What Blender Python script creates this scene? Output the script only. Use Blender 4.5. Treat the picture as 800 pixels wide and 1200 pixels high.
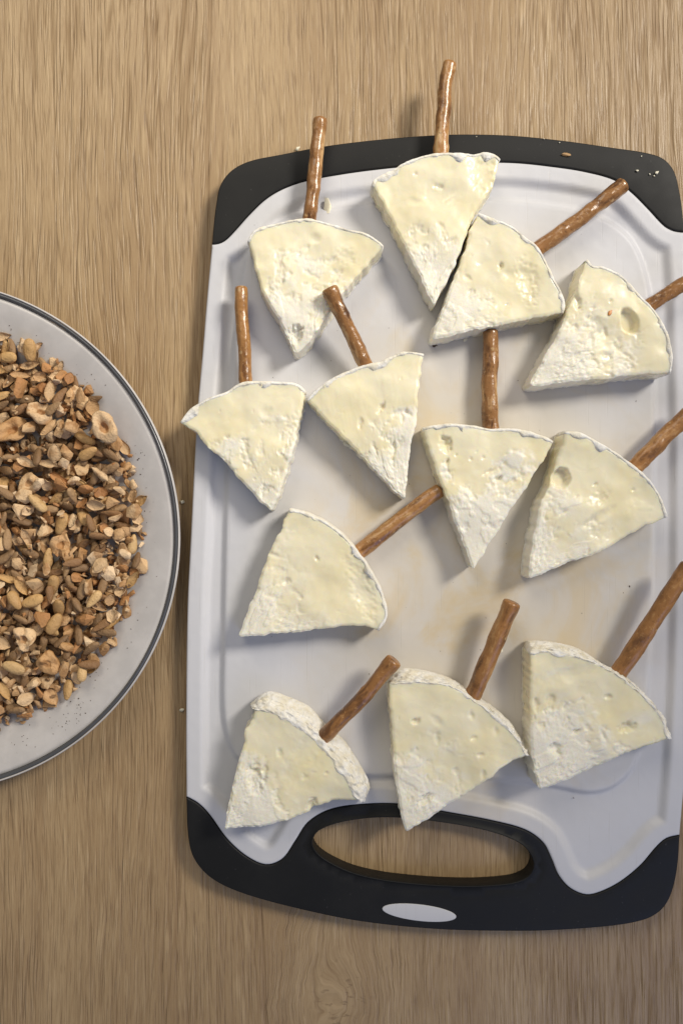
import bpy, bmesh, math, random
import numpy as np
from mathutils import Vector, Matrix, Quaternion
from mathutils.geometry import delaunay_2d_cdt

random.seed(7)
rng = np.random.default_rng(7)
scene = bpy.context.scene
for o in list(bpy.data.objects):
    bpy.data.objects.remove(o)

# ------------------------------------------------------------------ camera
CAM_H, TILT, F_PX = 0.361, math.radians(-0.8), 902.0
cam_d = bpy.data.cameras.new('camera')
cam = bpy.data.objects.new('camera', cam_d)
scene.collection.objects.link(cam)
cam.location = (0, 0, CAM_H)
cam.rotation_euler = (TILT, 0, 0)
cam_d.sensor_fit = 'VERTICAL'
cam_d.sensor_height = 36.0
cam_d.lens = 36.0 * F_PX / 1200.0
cam_d.clip_start = 0.01
cam_d.clip_end = 20.0
scene.camera = cam

# ------------------------------------------------------------------ world and lamps
world = bpy.data.worlds.new('World')
scene.world = world
world.use_nodes = True
bg = world.node_tree.nodes['Background']
bg.inputs[0].default_value = (0.92, 0.94, 1.0, 1)
bg.inputs[1].default_value = 0.24

def area_lamp(name, loc, target, size, energy, color, shape='DISK'):
    d = bpy.data.lights.new(name, 'AREA')
    d.shape = shape
    d.size = size
    d.energy = energy
    d.color = color
    o = bpy.data.objects.new(name, d)
    scene.collection.objects.link(o)
    o.location = loc
    o.rotation_euler = (Vector(target) - Vector(loc)).to_track_quat('-Z', 'Y').to_euler()
    return o

kd = bpy.data.lights.new('kitchen_spot', 'SPOT')
kd.energy = 94.0
kd.color = (1.0, 0.935, 0.83)
kd.shadow_soft_size = 0.20
kd.spot_size = math.radians(34)
kd.spot_blend = 1.0
kitchen_spot = bpy.data.objects.new('kitchen_spot', kd)
scene.collection.objects.link(kitchen_spot)
kitchen_spot.location = (0.88, 0.67, 0.94)
kitchen_spot.rotation_euler = (Vector((-0.12, 0.11, 0)) - kitchen_spot.location).to_track_quat('-Z', 'Y').to_euler()
area_lamp('warm_top_fill', (-0.25, 0.80, 0.75), (-0.05, 0.3, 0), 0.6, 3.8, (1.0, 0.90, 0.74))  # unseen soft warm fill, added to brighten the far end of the table
area_lamp('window_light', (0.60, -0.80, 0.75), (0.15, -0.15, 0), 0.6, 2.1, (0.42, 0.53, 1.0), 'SQUARE')

vs = scene.view_settings
vs.view_transform = 'Standard'
vs.look = 'None'
vs.exposure = 0.0
vs.gamma = 1.0
vs.use_curve_mapping = False
scene.render.resolution_x = 682
scene.render.resolution_y = 1024

# ------------------------------------------------------------------ helpers
def W(px, py, z):
    """a point of the place, given where it is seen in the photograph and its height"""
    dx, dy, dz = (px - 400.0) / F_PX, -(py - 600.0) / F_PX, -1.0
    c, s = math.cos(TILT), math.sin(TILT)
    wy, wz = dy * c - dz * s, dy * s + dz * c
    t = (z - CAM_H) / wz
    return np.array((dx * t, wy * t))

def WL(pts, z):
    return np.array([W(x, y, z) for x, y in pts])

def hash3(ix, iy, iz, seed):
    h = (ix * 374761393 + iy * 668265263 + iz * 2147483647 + seed * 974711) & 0xffffffff
    h = ((h ^ (h >> 13)) * 1274126177) & 0xffffffff
    h = ((h ^ (h >> 16)) * 2246822519) & 0xffffffff
    return ((h ^ (h >> 15)) & 0xffffff) / float(0xffffff)

def vnoise(x, y, z=0.0, seed=0):
    x, y = np.asarray(x, float), np.asarray(y, float)
    z = np.zeros_like(x) + z
    ix, iy, iz = np.floor(x).astype(np.int64), np.floor(y).astype(np.int64), np.floor(z).astype(np.int64)
    fx, fy, fz = x - ix, y - iy, z - iz
    fx, fy, fz = [f * f * f * (f * (f * 6 - 15) + 10) for f in (fx, fy, fz)]
    r = 0
    for a in (0, 1):
        for b in (0, 1):
            for c in (0, 1):
                w = (fx if a else 1 - fx) * (fy if b else 1 - fy) * (fz if c else 1 - fz)
                r = r + w * hash3(ix + a, iy + b, iz + c, seed)
    return r * 2 - 1

def fbm(x, y, z=0.0, seed=0, octv=4, gain=0.5):
    s, a, f = 0, 1.0, 1.0
    for i in range(octv):
        s = s + a * vnoise(x * f, y * f, z * f, seed + i * 17)
        a *= gain
        f *= 2.03
    return s

def smooth(e0, e1, x):
    t = np.clip((x - e0) / (e1 - e0), 0, 1)
    return t * t * (3 - 2 * t)

def spline(pts, n, closed=False):
    """centripetal-ish Catmull-Rom through pts, resampled to n even points"""
    P = np.array(pts, float)
    m = len(P)
    out = []
    segs = m if closed else m - 1
    for i in range(segs):
        if closed:
            p0, p1, p2, p3 = P[(i - 1) % m], P[i], P[(i + 1) % m], P[(i + 2) % m]
        else:
            p0, p1, p2, p3 = P[max(i - 1, 0)], P[i], P[i + 1], P[min(i + 2, m - 1)]
        l = np.linalg.norm(p2 - p1) + 1e-9
        t1 = (p2 - p0) / (np.linalg.norm(p2 - p1) + np.linalg.norm(p1 - p0) + 1e-9) * l
        t2 = (p3 - p1) / (np.linalg.norm(p3 - p2) + np.linalg.norm(p2 - p1) + 1e-9) * l
        t = np.linspace(0, 1, 24, endpoint=False)[:, None]
        out.append((2 * t**3 - 3 * t**2 + 1) * p1 + (t**3 - 2 * t**2 + t) * t1
                   + (-2 * t**3 + 3 * t**2) * p2 + (t**3 - t**2) * t2)
    D = np.vstack(out)
    D = np.vstack([D, P[:1] if closed else P[-1:]])
    return resample(D, n, closed)

def resample(D, n, closed=False):
    D = np.asarray(D, float)
    s = np.concatenate([[0], np.cumsum(np.linalg.norm(np.diff(D, axis=0), axis=1))])
    q = np.linspace(0, s[-1], n + 1)[:-1] if closed else np.linspace(0, s[-1], n)
    return np.stack([np.interp(q, s, D[:, k]) for k in range(D.shape[1])], 1)

def inside(poly, pts):
    x, y = pts[:, 0], pts[:, 1]
    r = np.zeros(len(pts), bool)
    a = poly
    b = np.roll(poly, -1, 0)
    for (x1, y1), (x2, y2) in zip(a, b):
        c = (y1 > y) != (y2 > y)
        with np.errstate(divide='ignore', invalid='ignore'):
            r ^= c & (x < (x2 - x1) * (y - y1) / (y2 - y1 + 1e-18) + x1)
    return r

def dist_poly(poly, pts):
    a = poly
    b = np.roll(poly, -1, 0)
    d = np.full(len(pts), 1e9)
    for p, q in zip(a, b):
        e = q - p
        t = np.clip(((pts - p) @ e) / (e @ e + 1e-18), 0, 1)
        d = np.minimum(d, np.linalg.norm(pts - p - t[:, None] * e, axis=1))
    return d

def area(poly):
    x, y = poly[:, 0], poly[:, 1]
    return 0.5 * np.sum(x * np.roll(y, -1) - np.roll(x, -1) * y)

def loop_normals(poly):
    """outward normals of a counter-clockwise loop"""
    t = np.roll(poly, -1, 0) - np.roll(poly, 1, 0)
    t /= np.linalg.norm(t, axis=1)[:, None] + 1e-12
    return np.stack([t[:, 1], -t[:, 0]], 1)

def link(name, me, mat, parent=None, smooth_shade=True):
    if mat is not None:
        me.materials.append(mat)
    if smooth_shade:
        me.polygons.foreach_set('use_smooth', [True] * len(me.polygons))
    o = bpy.data.objects.new(name, me)
    scene.collection.objects.link(o)
    if parent:
        o.parent = parent
    return o

def mesh_from(name, verts, faces):
    me = bpy.data.meshes.new(name)
    me.from_pydata([tuple(v) for v in verts], [], [tuple(f) for f in faces])
    me.update()
    return me

def tag(o, label, cat, group=None, kind=None):
    if label: o['label'] = label
    if cat: o['category'] = cat
    if group: o['group'] = group
    if kind: o['kind'] = kind
    return o

def empty(name, loc=(0, 0, 0)):
    o = bpy.data.objects.new(name, None)
    o.empty_display_size = 0.01
    o.location = loc
    scene.collection.objects.link(o)
    return o

# ------------------------------------------------------------------ node helper
class N:
    def __init__(self, name):
        self.m = bpy.data.materials.new(name)
        self.m.use_nodes = True
        self.t = self.m.node_tree
        self.b = self.t.nodes['Principled BSDF']
    def n(self, typ, **kw):
        x = self.t.nodes.new(typ)
        for k, v in kw.items():
            setattr(x, k, v)
        return x
    def l(self, a, b):
        self.t.links.new(a, b)
    def setin(self, sock, v):
        if hasattr(v, 'is_linked') or hasattr(v, 'links'):
            self.l(v, sock)
        else:
            sock.default_value = v
    def math(self, op, a, b=0.0, c=0.0, clamp=False):
        x = self.n('ShaderNodeMath', operation=op, use_clamp=clamp)
        for i, v in enumerate((a, b, c)):
            self.setin(x.inputs[i], v)
        return x.outputs[0]
    def ss(self, v, e0, e1, o0=0.0, o1=1.0):
        x = self.n('ShaderNodeMapRange', interpolation_type='SMOOTHSTEP')
        self.setin(x.inputs[0], v)
        for i, q in enumerate((e0, e1, o0, o1)):
            self.setin(x.inputs[i + 1], q)
        return x.outputs[0]
    def mix(self, f, a, b, blend='MIX'):
        x = self.n('ShaderNodeMix', data_type='RGBA', blend_type=blend)
        self.setin(x.inputs[0], f)
        for s, v in ((x.inputs[6], a), (x.inputs[7], b)):
            if isinstance(v, tuple): v = (*v, 1.0) if len(v) == 3 else v
            self.setin(s, v)
        return x.outputs[2]
    def coord(self, kind='Object'):
        return self.n('ShaderNodeTexCoord').outputs[kind]
    def vec(self, v, scale=(1, 1, 1), loc=(0, 0, 0), rot=(0, 0, 0)):
        x = self.n('ShaderNodeMapping')
        self.l(v, x.inputs[0])
        x.inputs['Scale'].default_value = scale
        x.inputs['Location'].default_value = loc
        x.inputs['Rotation'].default_value = rot
        return x.outputs[0]
    def noise(self, v, scale, detail=3.0, rough=0.5, dist=0.0, out=0):
        x = self.n('ShaderNodeTexNoise')
        self.l(v, x.inputs['Vector'])
        x.inputs['Scale'].default_value = scale
        x.inputs['Detail'].default_value = detail
        x.inputs['Roughness'].default_value = rough
        x.inputs['Distortion'].default_value = dist
        return x.outputs[out]
    def voro(self, v, scale, feature='F1', out='Distance'):
        x = self.n('ShaderNodeTexVoronoi', feature=feature)
        self.l(v, x.inputs['Vector'])
        x.inputs['Scale'].default_value = scale
        return x.outputs[out]
    def ramp(self, f, stops):
        x = self.n('ShaderNodeValToRGB')
        self.l(f, x.inputs[0])
        e = x.color_ramp.elements
        while len(e) < len(stops):
            e.new(0.5)
        for i, (p, c) in enumerate(stops):
            e[i].position = p
            e[i].color = (*c, 1) if len(c) == 3 else c
        return x.outputs[0]
    def bump(self, h, dist, strength=1.0, normal=None):
        x = self.n('ShaderNodeBump')
        self.l(h, x.inputs['Height'])
        x.inputs['Distance'].default_value = dist
        x.inputs['Strength'].default_value = strength
        if normal is not None:
            self.l(normal, x.inputs['Normal'])
        self.l(x.outputs[0], self.b.inputs['Normal'])
        return x.outputs[0]
    def set(self, **kw):
        names = dict(color='Base Color', rough='Roughness', spec='Specular IOR Level', metal='Metallic',
                     sss='Subsurface Weight', sssr='Subsurface Radius', ssss='Subsurface Scale', coat='Coat Weight',
                     coatr='Coat Roughness', ior='IOR', trans='Transmission Weight', alpha='Alpha')
        for k, v in kw.items():
            s = self.b.inputs[names[k]]
            if isinstance(v, tuple) and k == 'color' and len(v) == 3:
                v = (*v, 1.0)
            self.setin(s, v)
        return self.m

# ------------------------------------------------------------------ materials
def oak_material():
    k = N('oak_laminate')
    co = k.coord('Object')
    sp = k.n('ShaderNodeSeparateXYZ')
    k.l(co, sp.inputs[0])
    x, y = sp.outputs[0], sp.outputs[1]
    # knot: grain bends round it
    kn = W(400, 1175, 0)
    dx = k.math('SUBTRACT', x, float(kn[0]))
    dy = k.math('MULTIPLY', k.math('SUBTRACT', y, float(kn[1])), 0.62)
    wob = k.math('MULTIPLY', k.math('SUBTRACT', k.noise(co, 38, 3, 0.55), 0.5), 0.016)
    dk = k.math('ADD', k.math('SQRT', k.math('ADD', k.math('MULTIPLY', dx, dx), k.math('MULTIPLY', dy, dy))), wob)
    wk = k.ss(dk, 0.008, 0.040, 0.55, 0.0)
    # slow sideways drift of the grain lines
    drift = k.math('MULTIPLY', k.math('SUBTRACT', k.noise(k.vec(co, (1.4, 0.55, 1)), 5.0, 2, 0.5), 0.5), 0.026)
    drift2 = k.math('MULTIPLY', k.math('SUBTRACT', k.noise(k.vec(co, (1, 0.35, 1)), 26.0, 2, 0.5), 0.5), 0.0045)
    gx0 = k.math('ADD', k.math('ADD', x, drift), drift2)
    gx = k.math('ADD', k.math('MULTIPLY', gx0, k.math('SUBTRACT', 1.0, wk)), k.math('MULTIPLY', dk, wk))
    def gv(sx, sy, off=0.0):
        c = k.n('ShaderNodeCombineXYZ')
        k.l(k.math('MULTIPLY', gx, sx), c.inputs[0])
        k.l(k.math('MULTIPLY', y, sy), c.inputs[1])
        c.inputs[2].default_value = off
        return c.outputs[0]
    broad = k.noise(gv(16, 1.6), 1.0, 3, 0.55)
    band = k.noise(gv(60, 3.0, 3.0), 1.0, 3, 0.6)
    def vein(sx, sy, off, w, dist=0.0):      # thin long grain lines: the zero lines of a stretched noise
        n = k.noise(gv(sx, sy, off), 1.0, 1.5, 0.5, dist)
        return k.ss(k.math('ABSOLUTE', k.math('SUBTRACT', n, 0.5)), 0.0, w, 1.0, 0.0)
    brk = k.ss(k.noise(gv(330, 26, 21.0), 1.0, 2, 0.5), 0.36, 0.60)
    brk2 = k.ss(k.noise(gv(300, 24, 31.0), 1.0, 2, 0.5), 0.36, 0.60)
    zone = k.math('MULTIPLY', k.ss(k.noise(gv(24, 2.4, 9.0), 1.0, 2, 0.5), 0.34, 0.62, 0.45, 1.0), k.math('SUBTRACT', 1.0, k.math('MULTIPLY', wk, 0.65)))
    v1 = k.math('MULTIPLY', k.math('MULTIPLY', vein(260, 9, 1.0, 0.058, 0.1), brk), zone)
    v2 = k.math('MULTIPLY', k.math('MULTIPLY', vein(480, 17, 5.0, 0.070, 0.1), brk2), zone)
    fine = k.noise(gv(1300, 75, 7.0), 1.0, 4, 0.75)
    pore = k.ss(k.noise(gv(950, 48, 13.0), 1.0, 2, 0.5), 0.57, 0.68)
    light = k.ss(k.noise(gv(480, 32, 11.0), 1.0, 2, 0.5), 0.54, 0.72)
    base = k.ramp(broad, [(0.25, (0.355, 0.242, 0.127)), (0.5, (0.425, 0.298, 0.161)), (0.75, (0.475, 0.342, 0.192))])
    base = k.mix(k.ss(band, 0.42, 0.70, 0.0, 0.55), base, (0.325, 0.212, 0.110))
    base = k.mix(k.ss(fine, 0.38, 0.68, 0.0, 0.50), base, (0.27, 0.165, 0.078))
    base = k.mix(k.math('MULTIPLY', light, 0.36), base, (0.60, 0.445, 0.255))
    base = k.mix(k.math('MULTIPLY', v1, 0.44), base, (0.185, 0.108, 0.046))
    base = k.mix(k.math('MULTIPLY', v2, 0.38), base, (0.20, 0.118, 0.052))
    base = k.mix(k.math('MULTIPLY', pore, 0.34), base, (0.17, 0.10, 0.045))
    fl = k.math('MULTIPLY', k.ss(k.noise(k.vec(co, (1, 2.2, 1)), 150, 2, 0.6), 0.57, 0.68), k.ss(dk, 0.004, 0.018, 1.0, 0.0))
    base = k.mix(k.math('MULTIPLY', fl, 0.5), base, (0.13, 0.075, 0.035))
    h = k.math('SUBTRACT', k.math('ADD', k.math('MULTIPLY', fine, 0.35), k.math('MULTIPLY', light, 0.45)),
               k.math('ADD', k.math('ADD', v1, k.math('MULTIPLY', v2, 0.7)), k.math('MULTIPLY', pore, 0.35)))
    k.bump(h, 0.00022, 1.0)
    rough = k.math('ADD', 0.40, k.math('MULTIPLY', v1, 0.25))
    return k.set(color=base, rough=rough, spec=0.42)

def plastic_white():
    k = N('white_plastic')
    co = k.coord('Object')
    st = k.ss(k.noise(co, 24, 5, 0.65, 0.6), 0.45, 0.66)
    sp = k.n('ShaderNodeSeparateXYZ'); k.l(co, sp.inputs[0])
    c = W(445, 610, 0.009)
    rx = k.math('DIVIDE', k.math('SUBTRACT', sp.outputs[0], float(c[0])), 0.085)
    ry = k.math('DIVIDE', k.math('SUBTRACT', sp.outputs[1], float(c[1])), 0.135)
    rr = k.math('SQRT', k.math('ADD', k.math('MULTIPLY', rx, rx), k.math('MULTIPLY', ry, ry)))
    reg = k.ss(rr, 0.30, 1.25, 1.0, 0.0)
    col = k.mix(k.math('MULTIPLY', reg, 0.80), (0.605, 0.607, 0.633), (0.64, 0.58, 0.475))
    col = k.mix(k.math('MULTIPLY', k.math('MULTIPLY', st, reg), 0.9), col, (0.62, 0.51, 0.33))
    # knife scratches in the middle of the board
    scr = None
    for a, sc in ((0.3, 1.0), (-0.9, 1.3), (1.35, 0.9)):
        v = k.vec(co, (900 * sc, 22 * sc, 1), rot=(0, 0, a))
        s = k.ss(k.noise(v, 1.0, 1, 0.5), 0.70, 0.76)
        scr = s if scr is None else k.math('MAXIMUM', scr, s)
    col = k.mix(k.math('MULTIPLY', scr, 0.14), col, (0.45, 0.42, 0.38))
    smear = k.ss(k.noise(co, 60, 4, 0.6), 0.5, 0.8)
    col = k.mix(k.math('MULTIPLY', smear, 0.12), col, (0.56, 0.54, 0.51))
    h = k.math('SUBTRACT', k.math('MULTIPLY', k.noise(co, 1500, 2, 0.5), 0.35), scr)
    k.bump(h, 0.00006, 0.5)
    return k.set(color=col, rough=k.math('ADD', 0.44, k.math('MULTIPLY', smear, 0.15)), spec=0.4, sss=0.0)

def rubber_black():
    k = N('black_rubber')
    co = k.coord('Object')
    n1 = k.noise(co, 30, 4, 0.6)
    col = k.mix(k.ss(n1, 0.35, 0.75), (0.0085, 0.0085, 0.0085), (0.014, 0.0138, 0.0132))
    dust = k.ss(k.noise(co, 700, 2, 0.5), 0.70, 0.78)
    col = k.mix(k.math('MULTIPLY', dust, 0.25), col, (0.12, 0.12, 0.12))
    k.bump(k.noise(co, 2600, 2, 0.5), 0.00006, 0.5)
    return k.set(color=col, rough=k.ss(n1, 0.3, 0.8, 0.50, 0.62), spec=0.28)

def cheese_material():
    k = N('soft_cheese_paste')
    co = k.coord('Object')
    at = k.n('ShaderNodeAttribute', attribute_name='chalk').outputs['Fac']
    n1 = k.noise(co, 60, 4, 0.6)
    n2 = k.noise(co, 420, 3, 0.6)
    cream = k.mix(k.ss(n1, 0.3, 0.7), (0.825, 0.745, 0.49), (0.84, 0.78, 0.575))
    cream = k.mix(k.ss(n2, 0.55, 0.75, 0.0, 0.35), cream, (0.79, 0.745, 0.60))
    chalk = k.mix(k.ss(n2, 0.35, 0.7), (0.82, 0.78, 0.655), (0.85, 0.82, 0.715))
    col = k.mix(at, cream, chalk)
    pits = k.ss(k.voro(co, 520), 0.0, 0.16)
    ph = k.math('MULTIPLY', pits, k.ss(k.noise(co, 110, 2, 0.5), 0.54, 0.66))
    h = k.math('ADD', k.math('MULTIPLY', k.noise(co, 900, 4, 0.65), at), k.math('MULTIPLY', k.noise(co, 170, 2, 0.45), 0.45))
    h = k.math('ADD', h, k.math('MULTIPLY', k.math('MULTIPLY', ph, 0.4), at))
    k.bump(h, 0.00022, 0.65)
    wet = k.ss(k.noise(co, 75, 2, 0.5), 0.47, 0.62)
    r = k.math('ADD', k.math('MULTIPLY', at, 0.26), k.math('SUBTRACT', 0.36, k.math('MULTIPLY', wet, 0.19)))
    return k.set(color=col, rough=r, spec=0.45, coat=0.12, coatr=0.2, sss=0.5, sssr=(1.0, 0.75, 0.35), ssss=0.0030)

def rind_material():
    k = N('white_mould_rind')
    co = k.coord('Object')
    n1 = k.noise(co, 180, 4, 0.65)
    col = k.mix(k.ss(n1, 0.36, 0.66), (0.86, 0.84, 0.785), (0.78, 0.725, 0.585))
    h = k.math('ADD', k.noise(co, 700, 4, 0.65), k.math('MULTIPLY', k.voro(co, 420), 0.7))
    k.bump(h, 0.00055, 0.85)
    return k.set(color=col, rough=0.75, spec=0.25, sss=0.12, sssr=(1, .9, .7), ssss=0.002)

def pretzel_material(name, dark, mid, light, rough):
    k = N(name)
    co = k.coord('Object')
    rn = k.n('ShaderNodeObjectInfo').outputs['Random']
    off = k.n('ShaderNodeVectorMath', operation='ADD')
    k.l(co, off.inputs[0]); k.l(k.math('MULTIPLY', rn, 9.0), off.inputs[1])
    v = off.outputs[0]
    st = k.vec(v, (1, 1, 0.35))
    n1 = k.noise(st, 150, 4, 0.62, 0.4)
    n2 = k.noise(v, 620, 3, 0.6)
    col = k.ramp(n1, [(0.36, dark), (0.48, mid), (0.56, mid), (0.68, light)])
    col = k.mix(k.ss(n2, 0.58, 0.72, 0.0, 0.55), col, light)
    col = k.mix(k.ss(n2, 0.30, 0.42, 0.5, 0.0), col, dark)
    blis = k.ss(k.voro(v, 230), 0.05, 0.30, 1.0, 0.0)
    spots = k.math('MULTIPLY', k.ss(k.voro(v, 270), 0.16, 0.26, 1.0, 0.0), k.ss(k.noise(v, 130, 2, 0.5), 0.55, 0.62))
    col = k.mix(k.math('MULTIPLY', spots, 0.6), col, (0.58, 0.40, 0.20))
    h = k.math('ADD', k.math('MULTIPLY', n1, 1.0), k.math('ADD', k.math('MULTIPLY', n2, 0.35), k.math('MULTIPLY', blis, 0.25)))
    k.bump(h, 0.0007, 0.75)
    return k.set(color=col, rough=rough, spec=0.5, coat=0.25, coatr=0.18)

def nut_material(name, stops, skin, skin_amt, rough, from_attr=False):
    k = N(name)
    co = k.coord('Object')
    if from_attr:
        v = co
        tint = k.n('ShaderNodeAttribute', attribute_name='tint').outputs['Color']
    else:
        oi = k.n('ShaderNodeObjectInfo')
        off = k.n('ShaderNodeVectorMath', operation='ADD')
        k.l(co, off.inputs[0]); k.l(k.math('MULTIPLY', oi.outputs['Random'], 3.0), off.inputs[1])
        v = off.outputs[0]
        tint = oi.outputs['Color']
    n1 = k.noise(v, 260, 4, 0.6)
    zn = k.n('ShaderNodeAttribute', attribute_name='zone').outputs['Fac']
    n2 = k.math('ADD', k.noise(v, 120, 3, 0.6, 0.5), k.math('MULTIPLY', zn, 0.22))
    n3 = k.noise(v, 1100, 3, 0.6)
    col = tint
    col = k.mix(k.ss(n1, 0.3, 0.7, 0.35, 0.0), col, k.mix(0.6, col, skin))
    col = k.mix(k.ss(n2, 0.60 - skin_amt, 0.72 - skin_amt, 0.0, 0.75), col, skin)
    col = k.mix(k.ss(n3, 0.56, 0.70, 0.0, 0.40), col, (0.16, 0.07, 0.028))
    h = k.math('ADD', n1, k.math('MULTIPLY', n3, 0.45))
    k.bump(h, 0.0009, 0.9)
    return k.set(color=col, rough=rough, spec=0.35)

def plain(name, col, rough=0.5, spec=0.4, bump=None, **kw):
    k = N(name)
    co = k.coord('Object')
    c = k.mix(k.ss(k.noise(co, 90, 3, 0.6), 0.35, 0.7), col, tuple(min(1, q * 1.12) for q in col))
    if bump:
        k.bump(k.noise(co, bump[0], 3, 0.6), bump[1], 0.7)
    return k.set(color=c, rough=rough, spec=spec, **kw)

M_OAK = oak_material()
M_WHITE = plastic_white()
M_BLACK = rubber_black()
M_CHEESE = cheese_material()
M_RIND = rind_material()
M_PRETZEL = [
    pretzel_material('pretzel_glossy', (0.075, 0.029, 0.010), (0.29, 0.136, 0.044), (0.58, 0.36, 0.165), 0.26),
    pretzel_material('pretzel_golden', (0.15, 0.060, 0.016), (0.37, 0.18, 0.058), (0.62, 0.41, 0.19), 0.28),
    pretzel_material('pretzel_matte', (0.15, 0.062, 0.017), (0.33, 0.15, 0.043), (0.52, 0.29, 0.11), 0.37),
]
M_STONE = plain('grey_stoneware', (0.52, 0.495, 0.475), 0.30, 0.5, (1400, 0.00003))
M_RIMBAND = plain('slate_rim_glaze', (0.075, 0.077, 0.083), 0.24, 0.5)

# ------------------------------------------------------------------ tabletop
def build_table():
    bm = bmesh.new()
    bmesh.ops.create_cube(bm, size=1.0)
    for v in bm.verts:
        v.co = Vector((v.co.x * 1.5, v.co.y * 1.3, (v.co.z - 0.5) * 0.028))
    bmesh.ops.bevel(bm, geom=bm.edges[:], offset=0.002, segments=2, affect='EDGES')
    me = bpy.data.meshes.new('tabletop')
    bm.to_mesh(me); bm.free()
    o = link('tabletop', me, M_OAK, None, False)
    tag(o, 'light oak wood grain tabletop', 'table', kind='structure')
build_table()

# ------------------------------------------------------------------ cutting board
ZB = 0.0090            # working surface of the board

def slab(name, outer, holes, ztop, zbot, r, step, mat, parent, relief=None):
    """thick plate with rounded top edges: outer loop and holes, optional height relief of the top"""
    if area(outer) < 0: outer = outer[::-1]
    holes = [h if area(h) < 0 else h[::-1] for h in holes]   # clockwise, so normals point out of the solid
    verts, faces = [], []
    inner_loops = []
    for lp in [outer] + holes:
        nrm = loop_normals(lp)
        n = len(lp)
        base = len(verts)
        rows = [(0.0006, zbot), (0.0, zbot + 0.0006), (0.0, ztop - r)]
        for a in (0.25, 0.5, 0.75, 1.0):
            q = a * math.pi / 2
            rows.append((r * (1 - math.cos(q)), ztop - r + r * math.sin(q)))
        for ins, z in rows:
            p = lp - nrm * ins
            verts.extend([(x, y, z) for x, y in p])
        for k in range(len(rows) - 1):
            for i in range(n):
                j = (i + 1) % n
                faces.append((base + k * n + i, base + k * n + j, base + (k + 1) * n + j, base + (k + 1) * n + i))
        inner_loops.append((base + (len(rows) - 1) * n, lp - nrm * r, base, lp - nrm * 0.0006))
    # top sheet
    for top in (True, False):
        loops = [(b, l) for b, l, _, _ in inner_loops] if top else [(b, l) for _, _, b, l in inner_loops]
        pts, edges, idx = [], [], []
        for b, l in loops:
            o0 = len(pts)
            n = len(l)
            pts.extend(map(tuple, l))
            idx.extend(range(b, b + n))
            edges.extend([(o0 + i, o0 + (i + 1) % n) for i in range(n)])
        if top and step:
            lo, hi = loops[0][1].min(0), loops[0][1].max(0)
            gx, gy = np.meshgrid(np.arange(lo[0], hi[0], step), np.arange(lo[1], hi[1], step))
            g = np.stack([gx.ravel(), gy.ravel()], 1)
            g[:, 0] += (np.round(g[:, 1] / step).astype(int) % 2) * step * 0.5
            ok = inside(loops[0][1], g) & (dist_poly(loops[0][1], g) > step * 0.6)
            for _, hl in loops[1:]:
                ok &= ~inside(hl, g) & (dist_poly(hl, g) > step * 0.6)
            g = g[ok]
            pts.extend(map(tuple, g))
            for x, y in g:
                idx.append(len(verts)); verts.append((x, y, ztop))
        vo, eo, fo, ov, oe, of = delaunay_2d_cdt([Vector(p) for p in pts], edges, [], 0, 1e-7)
        cen = np.array([[sum(vo[i].x for i in f) / len(f), sum(vo[i].y for i in f) / len(f)] for f in fo])
        keep = inside(loops[0][1], cen)
        for _, hl in loops[1:]:
            keep &= ~inside(hl, cen)
        for f, kf in zip(fo, keep):
            if not kf: continue
            ids = [idx[ov[i][0]] if ov[i] else None for i in f]
            if None in ids or len(set(ids)) < 3: continue
            a = np.array([[vo[i].x, vo[i].y] for i in f])
            ccw = area(a) > 0
            if ccw != top: ids = ids[::-1]
            faces.append(ids)
    V = np.array(verts)
    if relief is not None:
        m = V[:, 2] > ztop - 1e-6
        V[m, 2] += relief(V[m, :2])
    me = mesh_from(name, V, faces)
    return link(name, me, mat, parent)

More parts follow.
